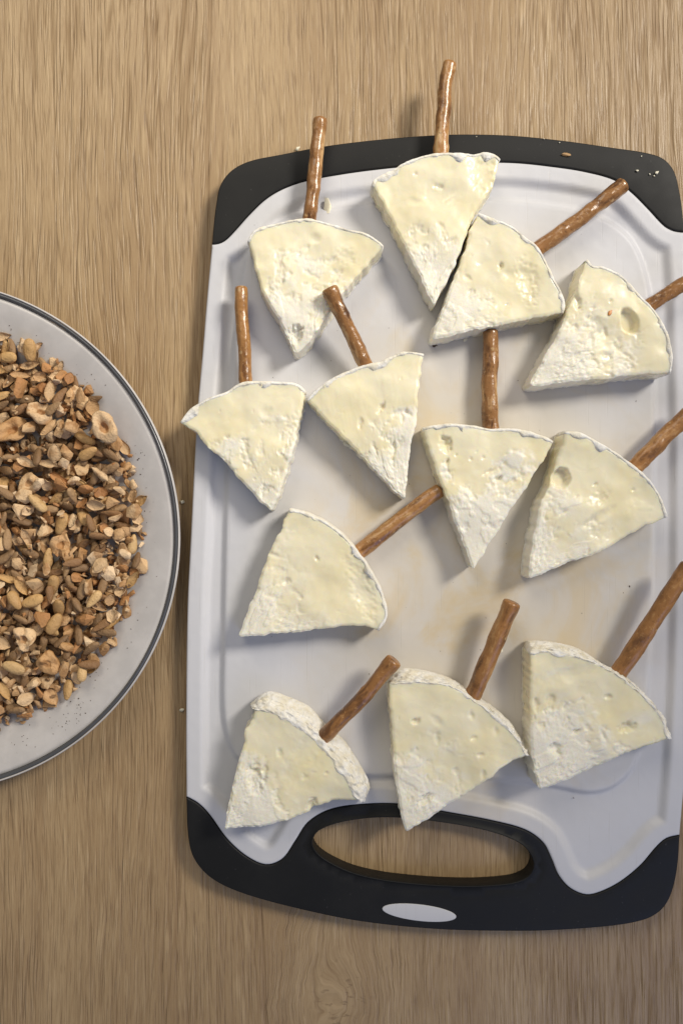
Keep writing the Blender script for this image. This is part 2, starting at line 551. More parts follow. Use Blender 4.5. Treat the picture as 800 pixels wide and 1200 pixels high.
def build_board():
    root = empty('cutting_board', (*W(510, 620, 0), 0))
    tag(root, 'white plastic cutting board with black rubber corner grips and a cut-out handle', 'cutting board')
    rl = np.array(root.location[:2])
    zt = ZB
    def L(pts): return WL(pts, zt) - rl
    left = [(218, 934), (217.5, 860), (218, 780), (219.5, 700), (223, 630), (226.5, 560), (231, 480), (237, 412), (242, 350), (248, 286)]
    right = [(802, 272), (807, 350), (810, 450), (811.5, 560), (811, 680), (809, 790), (804, 890), (796.5, 979)]
    top_out = [(248, 286), (250, 262), (253, 238), (258, 216), (271, 199), (292, 188), (330, 180), (380, 170.5), (440, 163), (500, 158), (545, 156.5), (600, 158), (660, 164), (720, 172.5), (756, 178), (777, 185), (790, 200), (797, 228), (800, 250), (802, 272)]
    top_in = [(248, 286), (256, 285), (264, 281), (275, 270), (292, 251), (311, 233), (332, 220.5), (360, 211), (400, 203.5), (440, 198), (490, 193), (540, 190), (600, 190), (650, 195), (687, 201), (720, 210.5), (740, 225), (760, 245), (778, 264), (789, 270), (802, 272)]
    bot_in = [(218, 934), (232, 942), (245, 955), (267, 985), (290, 1005), (312, 1014), (331, 1007), (346, 986), (361, 964), (387, 949), (425, 943), (470, 943), (522, 952), (575, 962), (615, 973), (636, 988), (646, 1007), (654, 1026), (667, 1041), (685, 1049), (700, 1047), (725, 1035), (750, 1015), (770, 992), (781, 983), (796.5, 979)]
    bot_out = [(796.5, 979), (794, 1015), (787, 1047), (776, 1066), (757, 1078), (720, 1085.5), (650, 1091), (600, 1092), (515, 1090), (425, 1081), (350, 1066), (282, 1047), (246, 1029), (226, 1005), (219.5, 975), (218, 934)]
    n = lambda p: max(8, int(np.linalg.norm(np.diff(np.array(p, float), axis=0), axis=1).sum() / 4))
    S = lambda p: spline(p, n(p))
    cat = lambda *a: np.vstack([q[:-1] for q in a])
    eps = 0.00012
    def shrink(lp):
        if area(lp) < 0: lp = lp[::-1]
        return lp - loop_normals(lp) * eps
    white = shrink(L(cat(S(left), S(top_in), S(right), S(bot_in[::-1]))))
    topg = shrink(L(cat(S(top_out), S(top_in[::-1]))))
    botg = shrink(L(cat(S(bot_in), S(bot_out))))
    hole = L(spline([(366, 986), (375, 973), (408, 962.5), (455, 958.5), (515, 964), (575, 975.5), (612, 991), (625, 1011), (619, 1027), (597, 1035.5), (537, 1038.5), (462, 1033), (417, 1024), (387, 1011), (371, 999)], 150, True))
    # juice groove: between the inset of the white panel and the working surface
    gin = L(spline([(268, 600), (265, 760), (266, 845), (280, 885), (315, 903), (420, 906), (520, 907), (605, 912), (661, 921), (690, 926), (716, 920), (737, 901), (748, 870), (756, 810), (760, 700), (763, 560), (763, 430), (757, 340), (738, 285), (700, 256), (640, 242), (560, 236), (470, 238), (390, 246), (330, 262), (295, 295), (282, 360), (274, 480)], 400, True))
    wd = resample(np.vstack([white, white[:1]]), 420, True)
    def relief(p):
        d_edge = dist_poly(wd, p)
        s_in = inside(gin, p)
        d_in = dist_poly(gin, p)
        g = smooth(0.0066, 0.0104, d_edge) * np.where(s_in, 0, smooth(0.0, 0.0032, d_in))
        return -0.0027 * g + 0.00004 * fbm(p[:, 0] * 300, p[:, 1] * 300, 0, 3, 2)
    w = slab('white_panel', white, [], zt, 0.0, 0.0010, 0.0011, M_WHITE, root, relief)
    g1 = slab('corner_grip', topg, [], zt - 0.0001, 0.0, 0.0007, 0.006, M_BLACK, root)
    hd = resample(np.vstack([hole, hole[:1]]), 150, True)
    g2 = slab('handle_grip', botg, [hole], zt - 0.0001, 0.0, 0.0007, 0.003, M_BLACK, root,
              lambda p: -0.0009 * smooth(0.0042, 0.0010, dist_poly(hd, p)))
    c, a = np.array((491.0, 1069.5)), math.radians(6.5)
    ov = [(c[0] + 43.5 * math.cos(t) * math.cos(a) - 9.6 * math.sin(t) * math.sin(a),
           c[1] + 43.5 * math.cos(t) * math.sin(a) + 9.6 * math.sin(t) * math.cos(a)) for t in np.linspace(0, 2 * math.pi, 72, endpoint=False)]
    slab('oval_inlay', L(ov), [], zt + 0.00025, zt - 0.0009, 0.00025, None, M_WHITE, g2)
    return root
build_board()

# ------------------------------------------------------------------ cheese wedges
class Wedge: pass
def build_wedge(label, left, arc, right, h=0.017, chalk=(0.55, 0.14), rind=None, dents=(), bumps=(), rough=1.0, flare=0.0006, seed=0, lean=0.0, rim_lip=0.0):
    h *= 0.74
    flare *= 0.35
    zt = ZB + h
    NU = NV = 118
    Lp = resample(WL(left, zt), NV)
    Rp = resample(WL(right, zt), NV)
    Ap = resample(spline(WL(arc, zt), 200), NU)
    Ap[0], Ap[-1] = Lp[-1], Rp[-1]
    # rag on the cut edges, none at the corners
    def rag(P, s, amp):
        t = np.gradient(P, axis=0); t /= np.linalg.norm(t, axis=1)[:, None] + 1e-12
        nn = np.stack([t[:, 1], -t[:, 0]], 1)
        q = np.linspace(0, 1, len(P))
        w = np.minimum(1, np.minimum(q, 1 - q) * 12)
        d = (fbm(P[:, 0] * 260, P[:, 1] * 260, 0, s, 4, 0.6)) * amp * w
        return P + nn * d[:, None]
    Lp = rag(Lp, seed + 1, 0.00042); Rp = rag(Rp, seed + 2, 0.00042)
    inset = 0.0 if rind is not None else 0.0009
    arc_t = np.gradient(Ap, axis=0); arc_t /= np.linalg.norm(arc_t, axis=1)[:, None] + 1e-12
    arc_n = np.stack([-arc_t[:, 1], arc_t[:, 0]], 1)
    tipc = Lp[0]
    if np.sum((Ap[NU // 2] - tipc) * arc_n[NU // 2]) < 0: arc_n = -arc_n
    Aout = Ap.copy()
    Ap = Ap - arc_n * inset
    u = np.linspace(0, 1, NU)[None, :, None]
    v0 = 0.012
    v = v0 + (1 - v0) * np.linspace(0, 1, NV)
    iv = v * (NV - 1)
    at = lambda P: np.stack([np.interp(iv, np.arange(NV), P[:, k]) for k in (0, 1)], 1)
    Lv, Rv = at(Lp)[:, None, :], at(Rp)[:, None, :]
    b = (v ** 2)[:, None, None]
    chord = (1 - u) * Lp[-1] + u * Rp[-1]
    G = (1 - u) * Lv + u * Rv + b * (Ap[None] - chord)
    X, Y = G[..., 0], G[..., 1]
    V = np.repeat(v[:, None], NU, 1)
    U = np.repeat(u[0, :, 0][None], NV, 0)
    sx, sy = X * 1000 + seed * 31.7, Y * 1000 + seed * 17.3      # millimetres
    c0, cw = chalk
    ck = smooth(c0 + cw * 1.5, c0 - cw * 1.5, V + 0.20 * fbm(sx / 14, sy / 14, 0, seed + 5, 3) + 0.09 * fbm(sx / 3, sy / 3, 0, seed + 6, 3))
    Z = 0.0010 * fbm(sx / 19, sy / 17, 0, seed + 9, 2)
    Z += (0.00016 * fbm(sx / 6, sy / 6, 0, seed + 10, 2)) * (1 - 0.5 * ck)
    rid = 1 - np.abs(fbm(sx / 2.6, sy / 2.6, 0, seed + 11, 4, 0.6))
    patch = smooth(-0.15, 0.45, fbm(sx / 9, sy / 9, 0, seed + 12, 2))
    an = math.radians(seed * 47 % 180)
    ka, kb = sx * math.cos(an) + sy * math.sin(an), -sx * math.sin(an) + sy * math.cos(an)
    smear = fbm(ka / 16, kb / 2.2, 0, seed + 15, 3)
    Z += 0.00011 * (0.4 + 0.6 * ck) * smear * smooth(-0.2, 0.5, fbm(sx / 11, sy / 11, 0, seed + 16, 2))
    Z += 0.00035 * smooth(0.25, 0.33, fbm(ka / 13, kb / 7, 0, seed + 17, 3)) * (0.12 + 0.88 * ck)
    Z += rough * 0.00024 * (rid - 0.6) * (ck * patch)
    Z += rough * 0.00015 * fbm(sx / 1.3, sy / 1.3, 0, seed + 13, 3, 0.6) * (0.05 + 0.95 * ck) * (0.3 + 0.7 * patch)
    # crumbled step where the creamy rim meets the chalky heart
    st = np.exp(-((ck - 0.5) / 0.28) ** 2)
    Z -= rough * 0.0006 * st * smooth(0.0, 0.7, fbm(sx / 4, sy / 4, 0, seed + 14, 3))
    # small gas holes in the creamy part
    hn = vnoise(sx / 2.1, sy / 2.1, 0, seed + 21)
    Z -= 0.00025 * smooth(0.88, 0.98, hn) * (1 - 0.4 * ck) * smooth(-0.1, 0.3, fbm(sx / 12, sy / 12, 0, seed + 22, 2))
    for (px, py, rx, ry, ang, dep, crisp) in dents:
        cx, cy = W(px, py, zt)
        ax, ay = rx * 0.00038, ry * 0.00038
        ca, sa = math.cos(math.radians(-ang)), math.sin(math.radians(-ang))
        dx, dy = X - cx, Y - cy
        q = np.sqrt(((dx * ca + dy * sa) / ax) ** 2 + ((-dx * sa + dy * ca) / ay) ** 2)
        q += 0.13 * fbm(sx / 2.5, sy / 2.5, 0, seed + 40, 2)
        q = q + (0.25 * fbm(sx / 1.2, sy / 1.2, 0, seed + 41, 2) if dep > 0.75 and rx < 20 and not crisp else 0)
        prof = smooth(1.12, 0.72, q) if crisp else smooth(1.25, 0.15, q)
        Z -= dep * (0.001 if crisp or dep > 1.5 else 0.00075) * prof
    # soft edge at the cut sides
    dl = np.minimum(U, 1 - U) * np.linalg.norm(Lv - Rv, axis=-1)
    edge = smooth(0.0013, 0.0, dl)
    Z -= 0.0005 * edge
    Z += rim_lip * smooth(0.82, 1.0, V)
    Zt = zt + Z + lean * (V - 0.5)
    verts = [(X[i, j], Y[i, j], Zt[i, j]) for i in range(NV) for j in range(NU)]
    ckl = list(ck.ravel())
    faces = [(i * NU + j, i * NU + j + 1, (i + 1) * NU + j + 1, (i + 1) * NU + j) for i in range(NV - 1) for j in range(NU - 1)]
    # perimeter, tip row then right side, arc, left side
    per = [(0, j) for j in range(NU - 1)] + [(i, NU - 1) for i in range(NV - 1)] + [(NV - 1, j) for j in range(NU - 1, 0, -1)] + [(i, 0) for i in range(NV - 1, 0, -1)]
    pidx = [i * NU + j for i, j in per]
    PP = np.array([[X[i, j], Y[i, j]] for i, j in per])
    ccw = area(PP) > 0
    if not ccw:
        faces = [f[::-1] for f in faces]
    # perimeter normals, smoothed
    sm = PP.copy()
    for _ in range(6):
        sm = (np.roll(sm, 1, 0) + sm + np.roll(sm, -1, 0)) / 3
    pn = loop_normals(sm if ccw else sm[::-1])
    if not ccw: pn = pn[::-1]
    zb0 = ZB + 0.0010
    ztop = np.array([Zt[i, j] for i, j in per])
    isarc = np.array([i == NV - 1 for i, j in per])
    K = 9
    prev = pidx
    npv = len(per)
    for r in range(1, K + 1):
        q = r / K
        zz = ztop * (1 - q) + zb0 * q
        s = (flare * q + 0.00015 * math.sin(q * math.pi)) * np.ones(npv)
        s += 0.00022 * fbm(PP[:, 0] * 500, PP[:, 1] * 500, zz * 700, seed + 60, 3) * min(1, q * 3)
        s = np.where(isarc, -0.0002, s)
        cur = list(range(len(verts), len(verts) + npv))
        for k in range(npv):
            verts.append((PP[k, 0] + pn[k, 0] * s[k], PP[k, 1] + pn[k, 1] * s[k], zz[k]))
        ckl.extend([ck[i, j] for i, j in per])
        for k in range(npv):
            m = (k + 1) % npv
            f = (prev[k], cur[k], cur[m], prev[m])
            faces.append(f if ccw else f[::-1])
        prev = cur
    base_loop = np.array([verts[i][:2] for i in prev])
    faces.append(tuple(prev[::-1]) if ccw else tuple(prev))
    rootp = base_loop.mean(0)
    root = empty('cheese_wedge', (rootp[0], rootp[1], ZB))
    tag(root, label, 'cheese', 'soft cheese wedges on the cutting board')
    off = np.array((rootp[0], rootp[1], ZB))
    me = mesh_from('paste', np.array(verts) - off, faces)
    a = me.attributes.new('chalk', 'FLOAT', 'POINT')
    a.data.foreach_set('value', np.array(ckl, dtype=np.float32))
    link('paste', me, M_CHEESE, root)
    # ---- rind: wall along the arc plus the skin under the wedge, a part of its own
    if rind is not None:
        Ro = resample(spline(WL(rind, ZB + 0.45 * h), 200), NU)
        dv = Ro - Ap
        sout = np.abs((dv * arc_n).sum(1))
        Ro = Ap + dv
    else:
        sout = np.full(NU, inset + 0.0003)
        Ro = Ap + arc_n * sout[:, None]
    uu = np.linspace(0, 1, NU)
    L1 = np.cumsum(np.concatenate([[0], np.linalg.norm(np.diff(Ap, axis=0), axis=1)])) * 1000
    e1 = 0.75 * fbm(L1 / 4.2, L1 * 0, 0, seed + 70, 4, 0.62)
    e2 = 0.7 * fbm(L1 / 2.3, L1 * 0 + 4, 0, seed + 71, 4, 0.6)
    e3 = fbm(L1 / 6.0, L1 * 0 + 9, 0, seed + 72, 2)
    zA = Zt[-1, :]
    wide = rind is not None
    e1, e2 = (e1 * 0.7, e2 * 0.7) if wide else (e1 * 0.6, e2 * 0.6)
    rows = []
    def row(frac, z):    # frac of the way from paste edge to rind outside
        p = Ap + (Ro - Ap) * np.asarray(frac)[..., None] if np.ndim(frac) else Ap + (Ro - Ap) * frac
        rows.append(np.column_stack([p, z]))
    wide = rind is not None
    fold = (np.clip(e1 - 0.1, 0, 1) * 0.0010 + np.clip(e3 - 0.25, 0, 1) * 0.0030) / np.maximum(sout, 0.001)
    fold = fold * (0.45 if wide else 1.0)
    row(-0.10 - fold, zA - 0.0006)
    row(-0.08 - fold, zA + 0.00006 + 0.0001 * e2)
    if wide:
        row(0.08 - fold * 0.6, zA + 0.0003 + 0.0003 * e2 + rim_lip * 0.2)
        row(0.30 + 0.10 * e1, zA - 0.0002 + 0.0009 * e1)
        row(0.42 + 0.06 * e2, zA - 0.05 * h - 0.0005 * e1)
        row(0.54 + 0.08 * e2, zA - 0.15 * h + 0.0010 * e2)
        row(0.64 + 0.06 * e1, zA - 0.22 * h - 0.0006 * e2)
        row(0.76 + 0.07 * e1, zA - 0.30 * h + 0.0010 * e1)
        row(0.92 + 0.05 * e2, ZB + 0.56 * h + 0.0005 * e1)
        row(1.00 + 0.03 * e1, ZB + 0.40 * h + 0.0003 * e2)
        row(0.99 + 0.02 * e2, ZB + 0.22 * h + 0 * zA)
    else:
        row(0.25 + 0.15 * e2, zA + 0.00012 + 0.0003 * e1)
        row(0.72 + 0.25 * e1, zA + 0.0001 + 0.0005 * e2)
        row(1.00 + 0.30 * e1, zA - 0.0009 + 0.0004 * e2)
        row(1.10 + 0.25 * e2, ZB + 0.70 * h + 0 * zA)
        row(1.20 + 0.20 * e1, ZB + 0.45 * h + 0 * zA)
        row(1.10 + 0.20 * e2, ZB + 0.22 * h + 0 * zA)
    row(0.90, ZB + 0.0016 + 0 * zA)
    row(0.70, ZB + 0.0003 + 0 * zA)
    row(-0.2, ZB + 0.0003 + 0 * zA)
    row(-0.2, ZB + 0.0014 + 0 * zA)
    if wide:                # wrinkled mould skin: finer rows, pushed in and out
        A3 = np.array(rows)
        t0 = np.arange(len(rows)); t1 = np.linspace(1, len(rows) - 5, 40)
        fine = np.empty((40, NU, 3))
        for k in range(3):
            for j in range(NU):
                fine[:, j, k] = np.interp(t1, t0, A3[:, j, k])
        dm = np.linspace(0, 1, 40)[:, None] * np.maximum(sout, 0.004)[None] * 1600
        lm = np.repeat(L1[None], 40, 0)
        wr = 1 - np.abs(fbm(lm / 3.4 + dm * 0.25, dm / 1.3, 0, seed + 90, 4, 0.6))
        fl = fbm(lm / 1.2, dm / 1.0, 0, seed + 91, 3, 0.6)
        amp = np.sin(np.linspace(0.12, 1, 40) * math.pi * 0.9)[:, None]
        fine[..., 2] += amp * (0.00075 * (wr - 0.7) + 0.00022 * fl)
        fine[..., 0] += amp * arc_n[None, :, 0] * 0.0004 * fl
        fine[..., 1] += amp * arc_n[None, :, 1] * 0.0004 * fl
        rows = [A3[0]] + [fine[k] for k in range(40)] + [A3[k] for k in range(len(A3) - 4, len(A3))]
    rv = np.vstack(rows)
    nr = len(rows)
    rf = []
    # arc runs left->right; perimeter ccw flag tells the winding
    for k in range(nr - 1):
        for j in range(NU - 1):
            f = (k * NU + j, (k + 1) * NU + j, (k + 1) * NU + j + 1, k * NU + j + 1)
            rf.append(f[::-1] if not ccw else f)
    ca_, cb_ = tuple(k * NU for k in range(nr)), tuple(k * NU + NU - 1 for k in range(nr))
    rf.append(ca_ if not ccw else ca_[::-1]); rf.append(cb_[::-1] if not ccw else cb_)
    # skin under the wedge
    b0 = len(rv)
    bl = base_loop + pn * 0.00025
    bn = fbm(PP[:, 0] * 700, PP[:, 1] * 700, 0, seed + 80, 3)
    bl = bl + pn * (0.00018 * bn)[:, None]
    for z in (ZB + 0.0014, ZB + 0.0003):
        rv = np.vstack([rv, np.column_stack([bl, np.full(npv, z)])])
    for k in range(npv):
        m = (k + 1) % npv
        f = (b0 + k, b0 + npv + k, b0 + npv + m, b0 + m)
        rf.append(f if ccw else f[::-1])
    tl, bt = tuple(range(b0, b0 + npv)), tuple(range(b0 + npv, b0 + 2 * npv))
    rf.append(tl if ccw else tl[::-1]); rf.append(bt[::-1] if ccw else bt)
    # flakes of mould that the knife pushed over the lip
    rme = mesh_from('rind', rv - off, rf)
    bm = bmesh.new(); bm.from_mesh(rme)
    bmesh.ops.recalc_face_normals(bm, faces=bm.faces)
    bm.to_mesh(rme); bm.free()
    link('rind', rme, M_RIND, root)
    w = Wedge(); w.root = root; w.zt = zt
    return w

WEDGES = [
 dict(label='longest cheese wedge, reaching over the black top grip of the board', seed=1, h=0.0175, chalk=(0.36, 0.16),
  left=[(508.5, 357), (492.5, 325), (470, 280), (447.5, 237), (435.5, 218)],
  arc=[(435.5, 218), (440, 209), (459, 200), (470, 193), (495, 183), (515, 180), (542, 180), (556, 180), (566, 177.5), (578, 180), (586, 186)],
  right=[(508.5, 357), (522, 331), (533, 309), (546.5, 273), (556, 250), (569, 232), (579, 214), (586, 186)],
  dents=[(514, 218, 7, 3, 5, 1.1, 0), (486, 204, 2.5, 2.5, 0, .9, 0), (486, 236, 9, 5, 10, .6, 0), (512, 228, 22, 16, 0, .8, 0), (516, 265, 7, 4, 50, .9, 0), (528, 285, 5, 10, 30, .8, 0), (566, 205, 16, 30, -20, 1.0, 0)]),
 dict(label='cheese wedge with a gouge broken out of its tip', seed=2, h=0.0175, chalk=(0.52, 0.12),
  left=[(346, 414), (330, 382), (307.5, 342), (299, 315), (289.5, 282)],
  arc=[(289.5, 282), (297.5, 270), (312, 264), (340, 257.5), (362, 256), (385, 261), (405, 267.5), (430, 275), (449, 287)],
  right=[(346, 414), (360, 404), (385, 366), (404, 338), (425, 315), (449, 287)],
  dents=[(346, 391, 9, 11, 20, 2.6, 0), (333, 324, 5, 3, 20, 1.0, 0), (350, 300, 3, 2, 0, .7, 0), (369, 279, 8, 6, 0, .7, 0), (405, 300, 14, 10, 30, .8, 0)], flare=0.0016),
 dict(label='cheese wedge pressed against the longest one, with a glossy wet streak', seed=3, h=0.0172, chalk=(0.47, 0.16),
  left=[(506, 397), (513.5, 376), (527, 338), (540.5, 306.5), (554, 262), (561, 249)],
  arc=[(561, 249), (576.5, 255), (597, 263), (612.5, 275), (628, 288.5), (639.5, 306.5), (648.5, 327), (657.5, 342.5), (661, 356), (660, 367)],
  right=[(506, 397), (522.5, 394), (556, 386), (590, 380), (635, 371), (660, 367)],
  dents=[(587, 311, 3, 5, 10, 1.6, 0), (618, 330, 12, 26, -12, 1.1, 0), (548, 325, 6, 3, 40, .8, 0), (598, 322, 10, 8, 0, .7, 0)], flare=0.0010),
 dict(label='cheese wedge with one large oval hole and an orange crumb on its cut face', seed=4, h=0.0185, chalk=(0.60, 0.16), rough=1.25,
  left=[(620.5, 451), (636, 423), (650, 397), (667, 361), (675, 342), (684, 316), (687.5, 304)],
  arc=[(687.5, 304), (693, 311), (705, 312.5), (724, 321), (738, 334), (750, 348), (762, 360), (774, 378), (782, 397), (787, 418), (786, 437)],
  right=[(620.5, 451), (636, 452), (669, 447), (717, 442), (762, 438), (786, 437)],
  dents=[(737, 377, 9.5, 15.5, -25, 3.2, 1), (675, 353, 5, 12, -15, 1.6, 0), (692, 398, 3, 7, 0, 1.2, 0), (709, 390, 2.5, 6, -10, 1.2, 0), (714, 353, 2, 2, 0, 1, 0), (680, 425, 4, 3, 0, .8, 0), (687, 374, 2.5, 2.5, 0, 1, 0)], flare=0.0012),
 dict(label='cheese wedge overhanging the long side of the board towards the plate', seed=5, h=0.0165, chalk=(0.50, 0.13),
  left=[(318, 599), (302, 584), (285, 566), (266, 543), (249, 528), (228, 506), (211, 494.5)],
  arc=[(211, 494.5), (223, 480), (242.5, 468), (264, 460), (281, 450), (302, 447), (327.5, 448), (348, 450), (357.5, 458)],
  right=[(318, 599), (327.5, 577), (338, 549), (347, 515), (352, 489.5), (357, 472), (357.5, 458)],
  dents=[(308, 574, 3, 8, 10, 1.1, 0), (328, 553, 4, 6, 20, .9, 0), (312, 483, 8, 8, 0, .7, 0), (251, 520, 9, 5, -40, .9, 0), (334, 525, 3, 5, 20, .8, 0)]),
 dict(label='cheese wedge with a deeply cracked crumbly centre and a small shred on its edge', seed=6, h=0.0175, chalk=(0.58, 0.10), rough=1.25,
  left=[(474.5, 585), (462, 575), (440, 551), (416, 527), (402, 513), (380, 490), (359, 468.5)],
  arc=[(359, 468.5), (374, 454), (392, 442), (410, 434), (424, 429), (446, 424), (460, 417), (478, 412), (496.5, 415)],
  right=[(474.5, 585), (478, 552), (482, 520), (487, 496), (490, 460), (493, 432), (496.5, 415)],
  dents=[(446, 478, 3, 8, 35, 1.6, 0), (470, 483, 14, 4, -10, 1.0, 0), (461, 525, 2.5, 11, 0, 1.3, 0), (478, 484, 6, 3, 30, 1.2, 0), (422, 496, 3, 6, 10, 1.0, 0), (460, 545, 3, 7, 20, .9, 0)]),
 dict(label='cheese wedge with a deep round eye near its rind and a smooth white pointed half', seed=7, h=0.0180, chalk=(0.62, 0.06), rough=0.7,
  left=[(554.5, 668), (545, 642), (533, 613), (525.5, 588), (512, 556.5), (503, 529.5), (495.5, 501.5)],
  arc=[(495.5, 501.5), (512, 498), (530, 497), (555, 499), (575, 502.5), (597.5, 502.5), (620, 506), (638, 512.6), (648, 517)],
  right=[(554.5, 668), (575, 635), (597.5, 597), (618, 570), (629, 550), (640, 534), (648, 517)],
  dents=[(522, 519, 7, 10, -15, 2.4, 0), (523.5, 541, 3, 4, 0, 1.6, 0), (583, 561, 6, 3, -15, 2.0, 0), (573, 553, 10, 3, -25, 1.2, 0), (598, 564, 9, 3, -28, 1.0, 0), (534.5, 533, 1.7, 1.7, 0, 1, 0), (566, 536, 2.5, 2.5, 0, .9, 0), (551, 538, 2.5, 2.5, 0, .7, 0), (545, 617, 5, 5, 0, .8, 0), (522, 553, 11, 2.5, -8, .8, 0)]),
 dict(label='glossy cheese wedge with a deep notch cut into its side and wet shiny patches', seed=8, h=0.0185, chalk=(0.52, 0.14),
  left=[(619, 678.5), (624, 632.5), (631, 604), (634, 585), (643, 571), (649, 549), (655, 533), (661, 506)],
  arc=[(661, 506), (679, 508), (698, 517), (717, 528), (733.5, 540), (750, 553), (764, 567), (774, 583), (782, 606)],
  right=[(619, 678.5), (646, 668), (681, 653.5), (712, 643), (733.5, 629), (760, 615), (782, 606)],
  dents=[(657, 560, 11, 11, -20, 3.6, 1), (697, 567, 2.5, 2.5, 0, 1.2, 0), (700, 606, 24, 6, -32, 1.3, 0), (657, 602, 9, 3, -35, 1.0, 0), (703, 583, 12, 8, -20, .8, 0), (741.5, 574, 2, 2, 0, .9, 0), (755, 580, 20, 26, 30, .9, 0)], flare=0.0010),
 dict(label='cheese wedge with slivers of white rind folded over its curved edge', seed=9, h=0.0165, chalk=(0.45, 0.22), rough=0.8,
  left=[(279, 746), (292.5, 710), (305, 677.5), (315, 650), (327.5, 622.5), (339, 597)],
  arc=[(339, 597), (355, 600), (380, 611), (402.5, 627.5), (420, 647.5), (435, 670), (447.5, 695), (453, 722.5), (443, 739)],
  right=[(279, 746), (320, 743), (362.5, 739), (410, 734), (430, 735), (443, 739)],
  dents=[(371, 654, 1.8, 5, -25, 1.2, 0), (424, 690, 12, 40, -18, 1.2, 0), (336, 682, 4, 6, 30, .9, 0), (352, 700, 3, 3, 0, .8, 0), (320, 650, 10, 3, 20, .8, 0)]),
 dict(label='cheese wedge with the widest white rind, beside the black handle', seed=10, h=0.0185, chalk=(0.50, 0.11), rough=1.2,
  left=[(263, 972), (271.5, 925), (280, 889), (287, 866), (286, 856), (297, 843), (299, 832)],
  arc=[(299, 832), (314, 833), (332, 840), (357, 856), (379, 878), (401, 903), (419, 938)],
  right=[(263, 972), (304.5, 969), (337.5, 961), (363, 951), (367, 945), (392.5, 939), (419, 938)],
  rind=[(292.5, 826), (313, 812), (337.5, 818), (362, 830), (381.5, 851), (403.5, 870), (420, 895), (433, 921), (427, 940)],
  dents=[(298, 912, 9, 20, -15, 1.6, 0), (310, 905, 4, 14, 0, 1.3, 0), (328, 882, 4, 5, 0, 1.0, 0), (365, 943, 5, 9, 20, 1.8, 0), (382, 905, 3.5, 2.5, -20, 1.0, 0), (355, 885, 60, 14, -48, 1.2, 0), (357, 911, 5, 3, -20, .7, 0)], rim_lip=0.0008),
 dict(label='cheese wedge whose tip hangs over the cut-out handle of the board', seed=11, h=0.0190, chalk=(0.48, 0.16), rough=1.1,
  left=[(475, 975), (469, 952.5), (462.5, 902.5), (460, 865), (456, 830), (455.5, 801)],
  arc=[(455.5, 801), (475, 800), (495, 800), (527.5, 805), (552.5, 820), (585, 845), (606, 868), (616.5, 886)],
  right=[(475, 975), (495, 963), (527.5, 943), (567.5, 917), (595, 895), (616.5, 886)],
  rind=[(453.5, 799), (460, 788), (482.5, 785), (512.5, 791), (535, 800), (557.5, 816), (580, 831), (600, 850), (619, 881)],
  dents=[(487, 845, 5, 4.5, 0, 1.6, 0), (552, 838, 3, 6, -10, 1.2, 0), (555, 865, 4, 3.5, 0, 1.2, 0), (562.5, 885, 4, 2.5, 0, 1.0, 0), (498, 936, 11, 5, -35, 2.2, 0), (512, 866, 4, 9, 0, .8, 0), (512, 845, 10, 5, 40, .7, 0), (566, 908, 3, 8, 0, 1.0, 0), (581, 858, 3, 5, 0, .8, 0)]),
 dict(label='cheese wedge with a half-moon hole and flaky centre near the corner groove', seed=12, h=0.0190, chalk=(0.52, 0.09), rough=1.15,
  left=[(631, 925), (625, 904), (622.5, 879), (621.5, 830), (621, 796), (621, 765)],
  arc=[(621, 765), (640, 764), (654, 766), (685, 773), (708, 783), (732, 797), (755, 819), (774, 842), (782.5, 866)],
  right=[(631, 925), (666, 912), (707, 895.5), (751, 877), (782.5, 866)],
  rind=[(619, 752), (644, 753), (676, 760), (702.5, 776), (733, 793), (757, 816), (776, 840), (785, 865)],
  dents=[(735, 852, 11, 7, -10, 2.0, 0), (650, 878, 9, 7, 30, 1.8, 0), (712, 817, 4.5, 3.5, 0, 1.3, 0), (675, 857, 7, 3, -20, 1.6, 0), (706, 861, 2.5, 9, -25, 1.3, 0), (628, 826, 4, 9, 0, 1.2, 0), (645, 820, 6, 7, 20, 1.0, 0), (670, 790, 60, 10, -14, .9, 0), (722, 878, 7, 5, 0, .9, 0)], flare=0.0012),
]
for w in WEDGES:
    build_wedge(**w)

